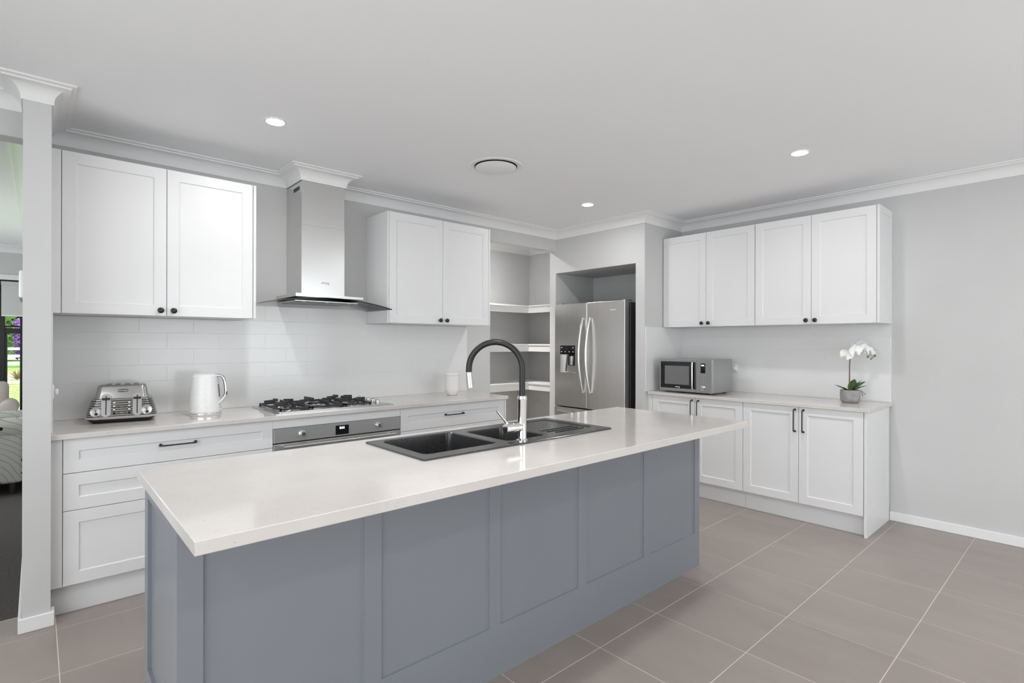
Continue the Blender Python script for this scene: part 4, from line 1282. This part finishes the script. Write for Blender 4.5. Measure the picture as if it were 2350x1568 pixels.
# ------------------------------------------------------------------ garden outside the living room window
g = MB().box((-40, LIVY + .2, -.6), (25, 60, -.15)).out('ground_lawn', 'lawn'); g['kind'] = 'structure'
o = MB().box((-16, 25.2, -.1495), (8, 25.75, -.06), .03).out('garden_edging', 'edging_pink')
tag(o, 'pink garden edging strip across the far end of the lawn', 'edging')
o = MB().box((-16, 29.0, -.1495), (8, 32.5, -.135)).out('gravel_drive', 'gravel')
tag(o, 'pale gravel drive crossing between the lawn and the white fence', 'driveway')
ft = thing('rail_fence', 'white three-rail paddock fence beyond the lawn', 'fence', (0, 38, -.15))
for k in range(12):
    MB().box((-14 + k * 2.0, -.05, 0), (-13.88 + k * 2.0, .05, 1.22)).out('post', 'fence_white', ft)
for z in (.28, .66, 1.04):
    MB().box((-14, -.08, z), (8.2, -.055, z + .14)).out('rail', 'fence_white', ft)
def tree(label, loc, h, r, fol, bark, tr=.2, cat='tree', dens=420, ls=1.0):
    t = thing('garden_tree', label, cat, loc)
    MB().tube([(0, 0, 0), (.05, .02, h * .3), (-.05, .05, h * .6), (.1, 0, h * .9)], [tr, tr * .85, tr * .6, tr * .3], 12).out('trunk', bark, t, 60)
    b = MB()
    for k in range(int(dens * r)):
        a = random.uniform(0, 2 * pi); q = random.random() ** .5; zz = random.uniform(-.75, .8)
        c = Vector((cos(a) * q * r, sin(a) * q * r, h * .62 + zz * r))
        s = random.uniform(.12, .3) * ls
        M = Matrix.Translation(c) @ Euler((random.uniform(0, 3), random.uniform(0, 3), random.uniform(0, 3))).to_matrix().to_4x4()
        for w in range(3):
            ang = w * 2.1
            p = [Vector((cos(ang) * s * .3, sin(ang) * s * .3, -.3 * s)), Vector((cos(ang + .8) * s, sin(ang + .8) * s, 0)), Vector((cos(ang) * s * 1.3, sin(ang) * s * 1.3, .4 * s)), Vector((cos(ang - .8) * s, sin(ang - .8) * s, .1 * s))]
            vs = [b.bm.verts.new(M @ x) for x in p]; b.bm.faces.new(vs)
    b.out('crown', fol, t)
tree('purple-flowering tree with low branches behind the white fence', (.42, 42.5, -.15), 2.6, 1.4, 'foliage_purple', 'bark_purple', .3, dens=2200, ls=.5)
tree('brown-leaved tree left of the purple tree behind the fence', (-2.75, 42.5, -.15), 2.6, 1.35, 'foliage_brown', 'bark', .25, dens=2200, ls=.5)
tree('far purple tree at the left edge of the garden view', (-8.4, 46, -.15), 5.5, 2.0, 'foliage_purple', 'bark', .3)
for k, lab in enumerate(('leafy green tree closing the garden view, furthest left', 'leafy green tree second from the left at the end of the garden', 'leafy green tree in the middle of the far tree line', 'leafy green tree right of the middle of the far tree line', 'leafy green tree furthest right at the end of the garden')):
    tree(lab, (-20 + k * 8.4, 57, -.15), 5.4, 3.3, 'foliage_green', 'bark', .35, dens=520, ls=2.0)
for x, y, lab in ((-1.75, 28.3, 'low brown shrub at the left of the gravel drive'), (-.55, 28.4, 'low brown shrub at the right of the gravel drive')):
    t = thing('garden_shrub', lab, 'shrub', (x, y, -.15))
    b = MB()
    for k in range(60):
        a = random.uniform(0, 2 * pi); e = random.uniform(.5, 1.4); L = random.uniform(.25, .5)
        d = Vector((cos(a) * cos(e), sin(a) * cos(e), sin(e)))
        b.tube([(0, 0, 0), d * L * .5, d * L], [.006, .012, .001], 5)
    b.out('twigs', 'shrub_brown', t)
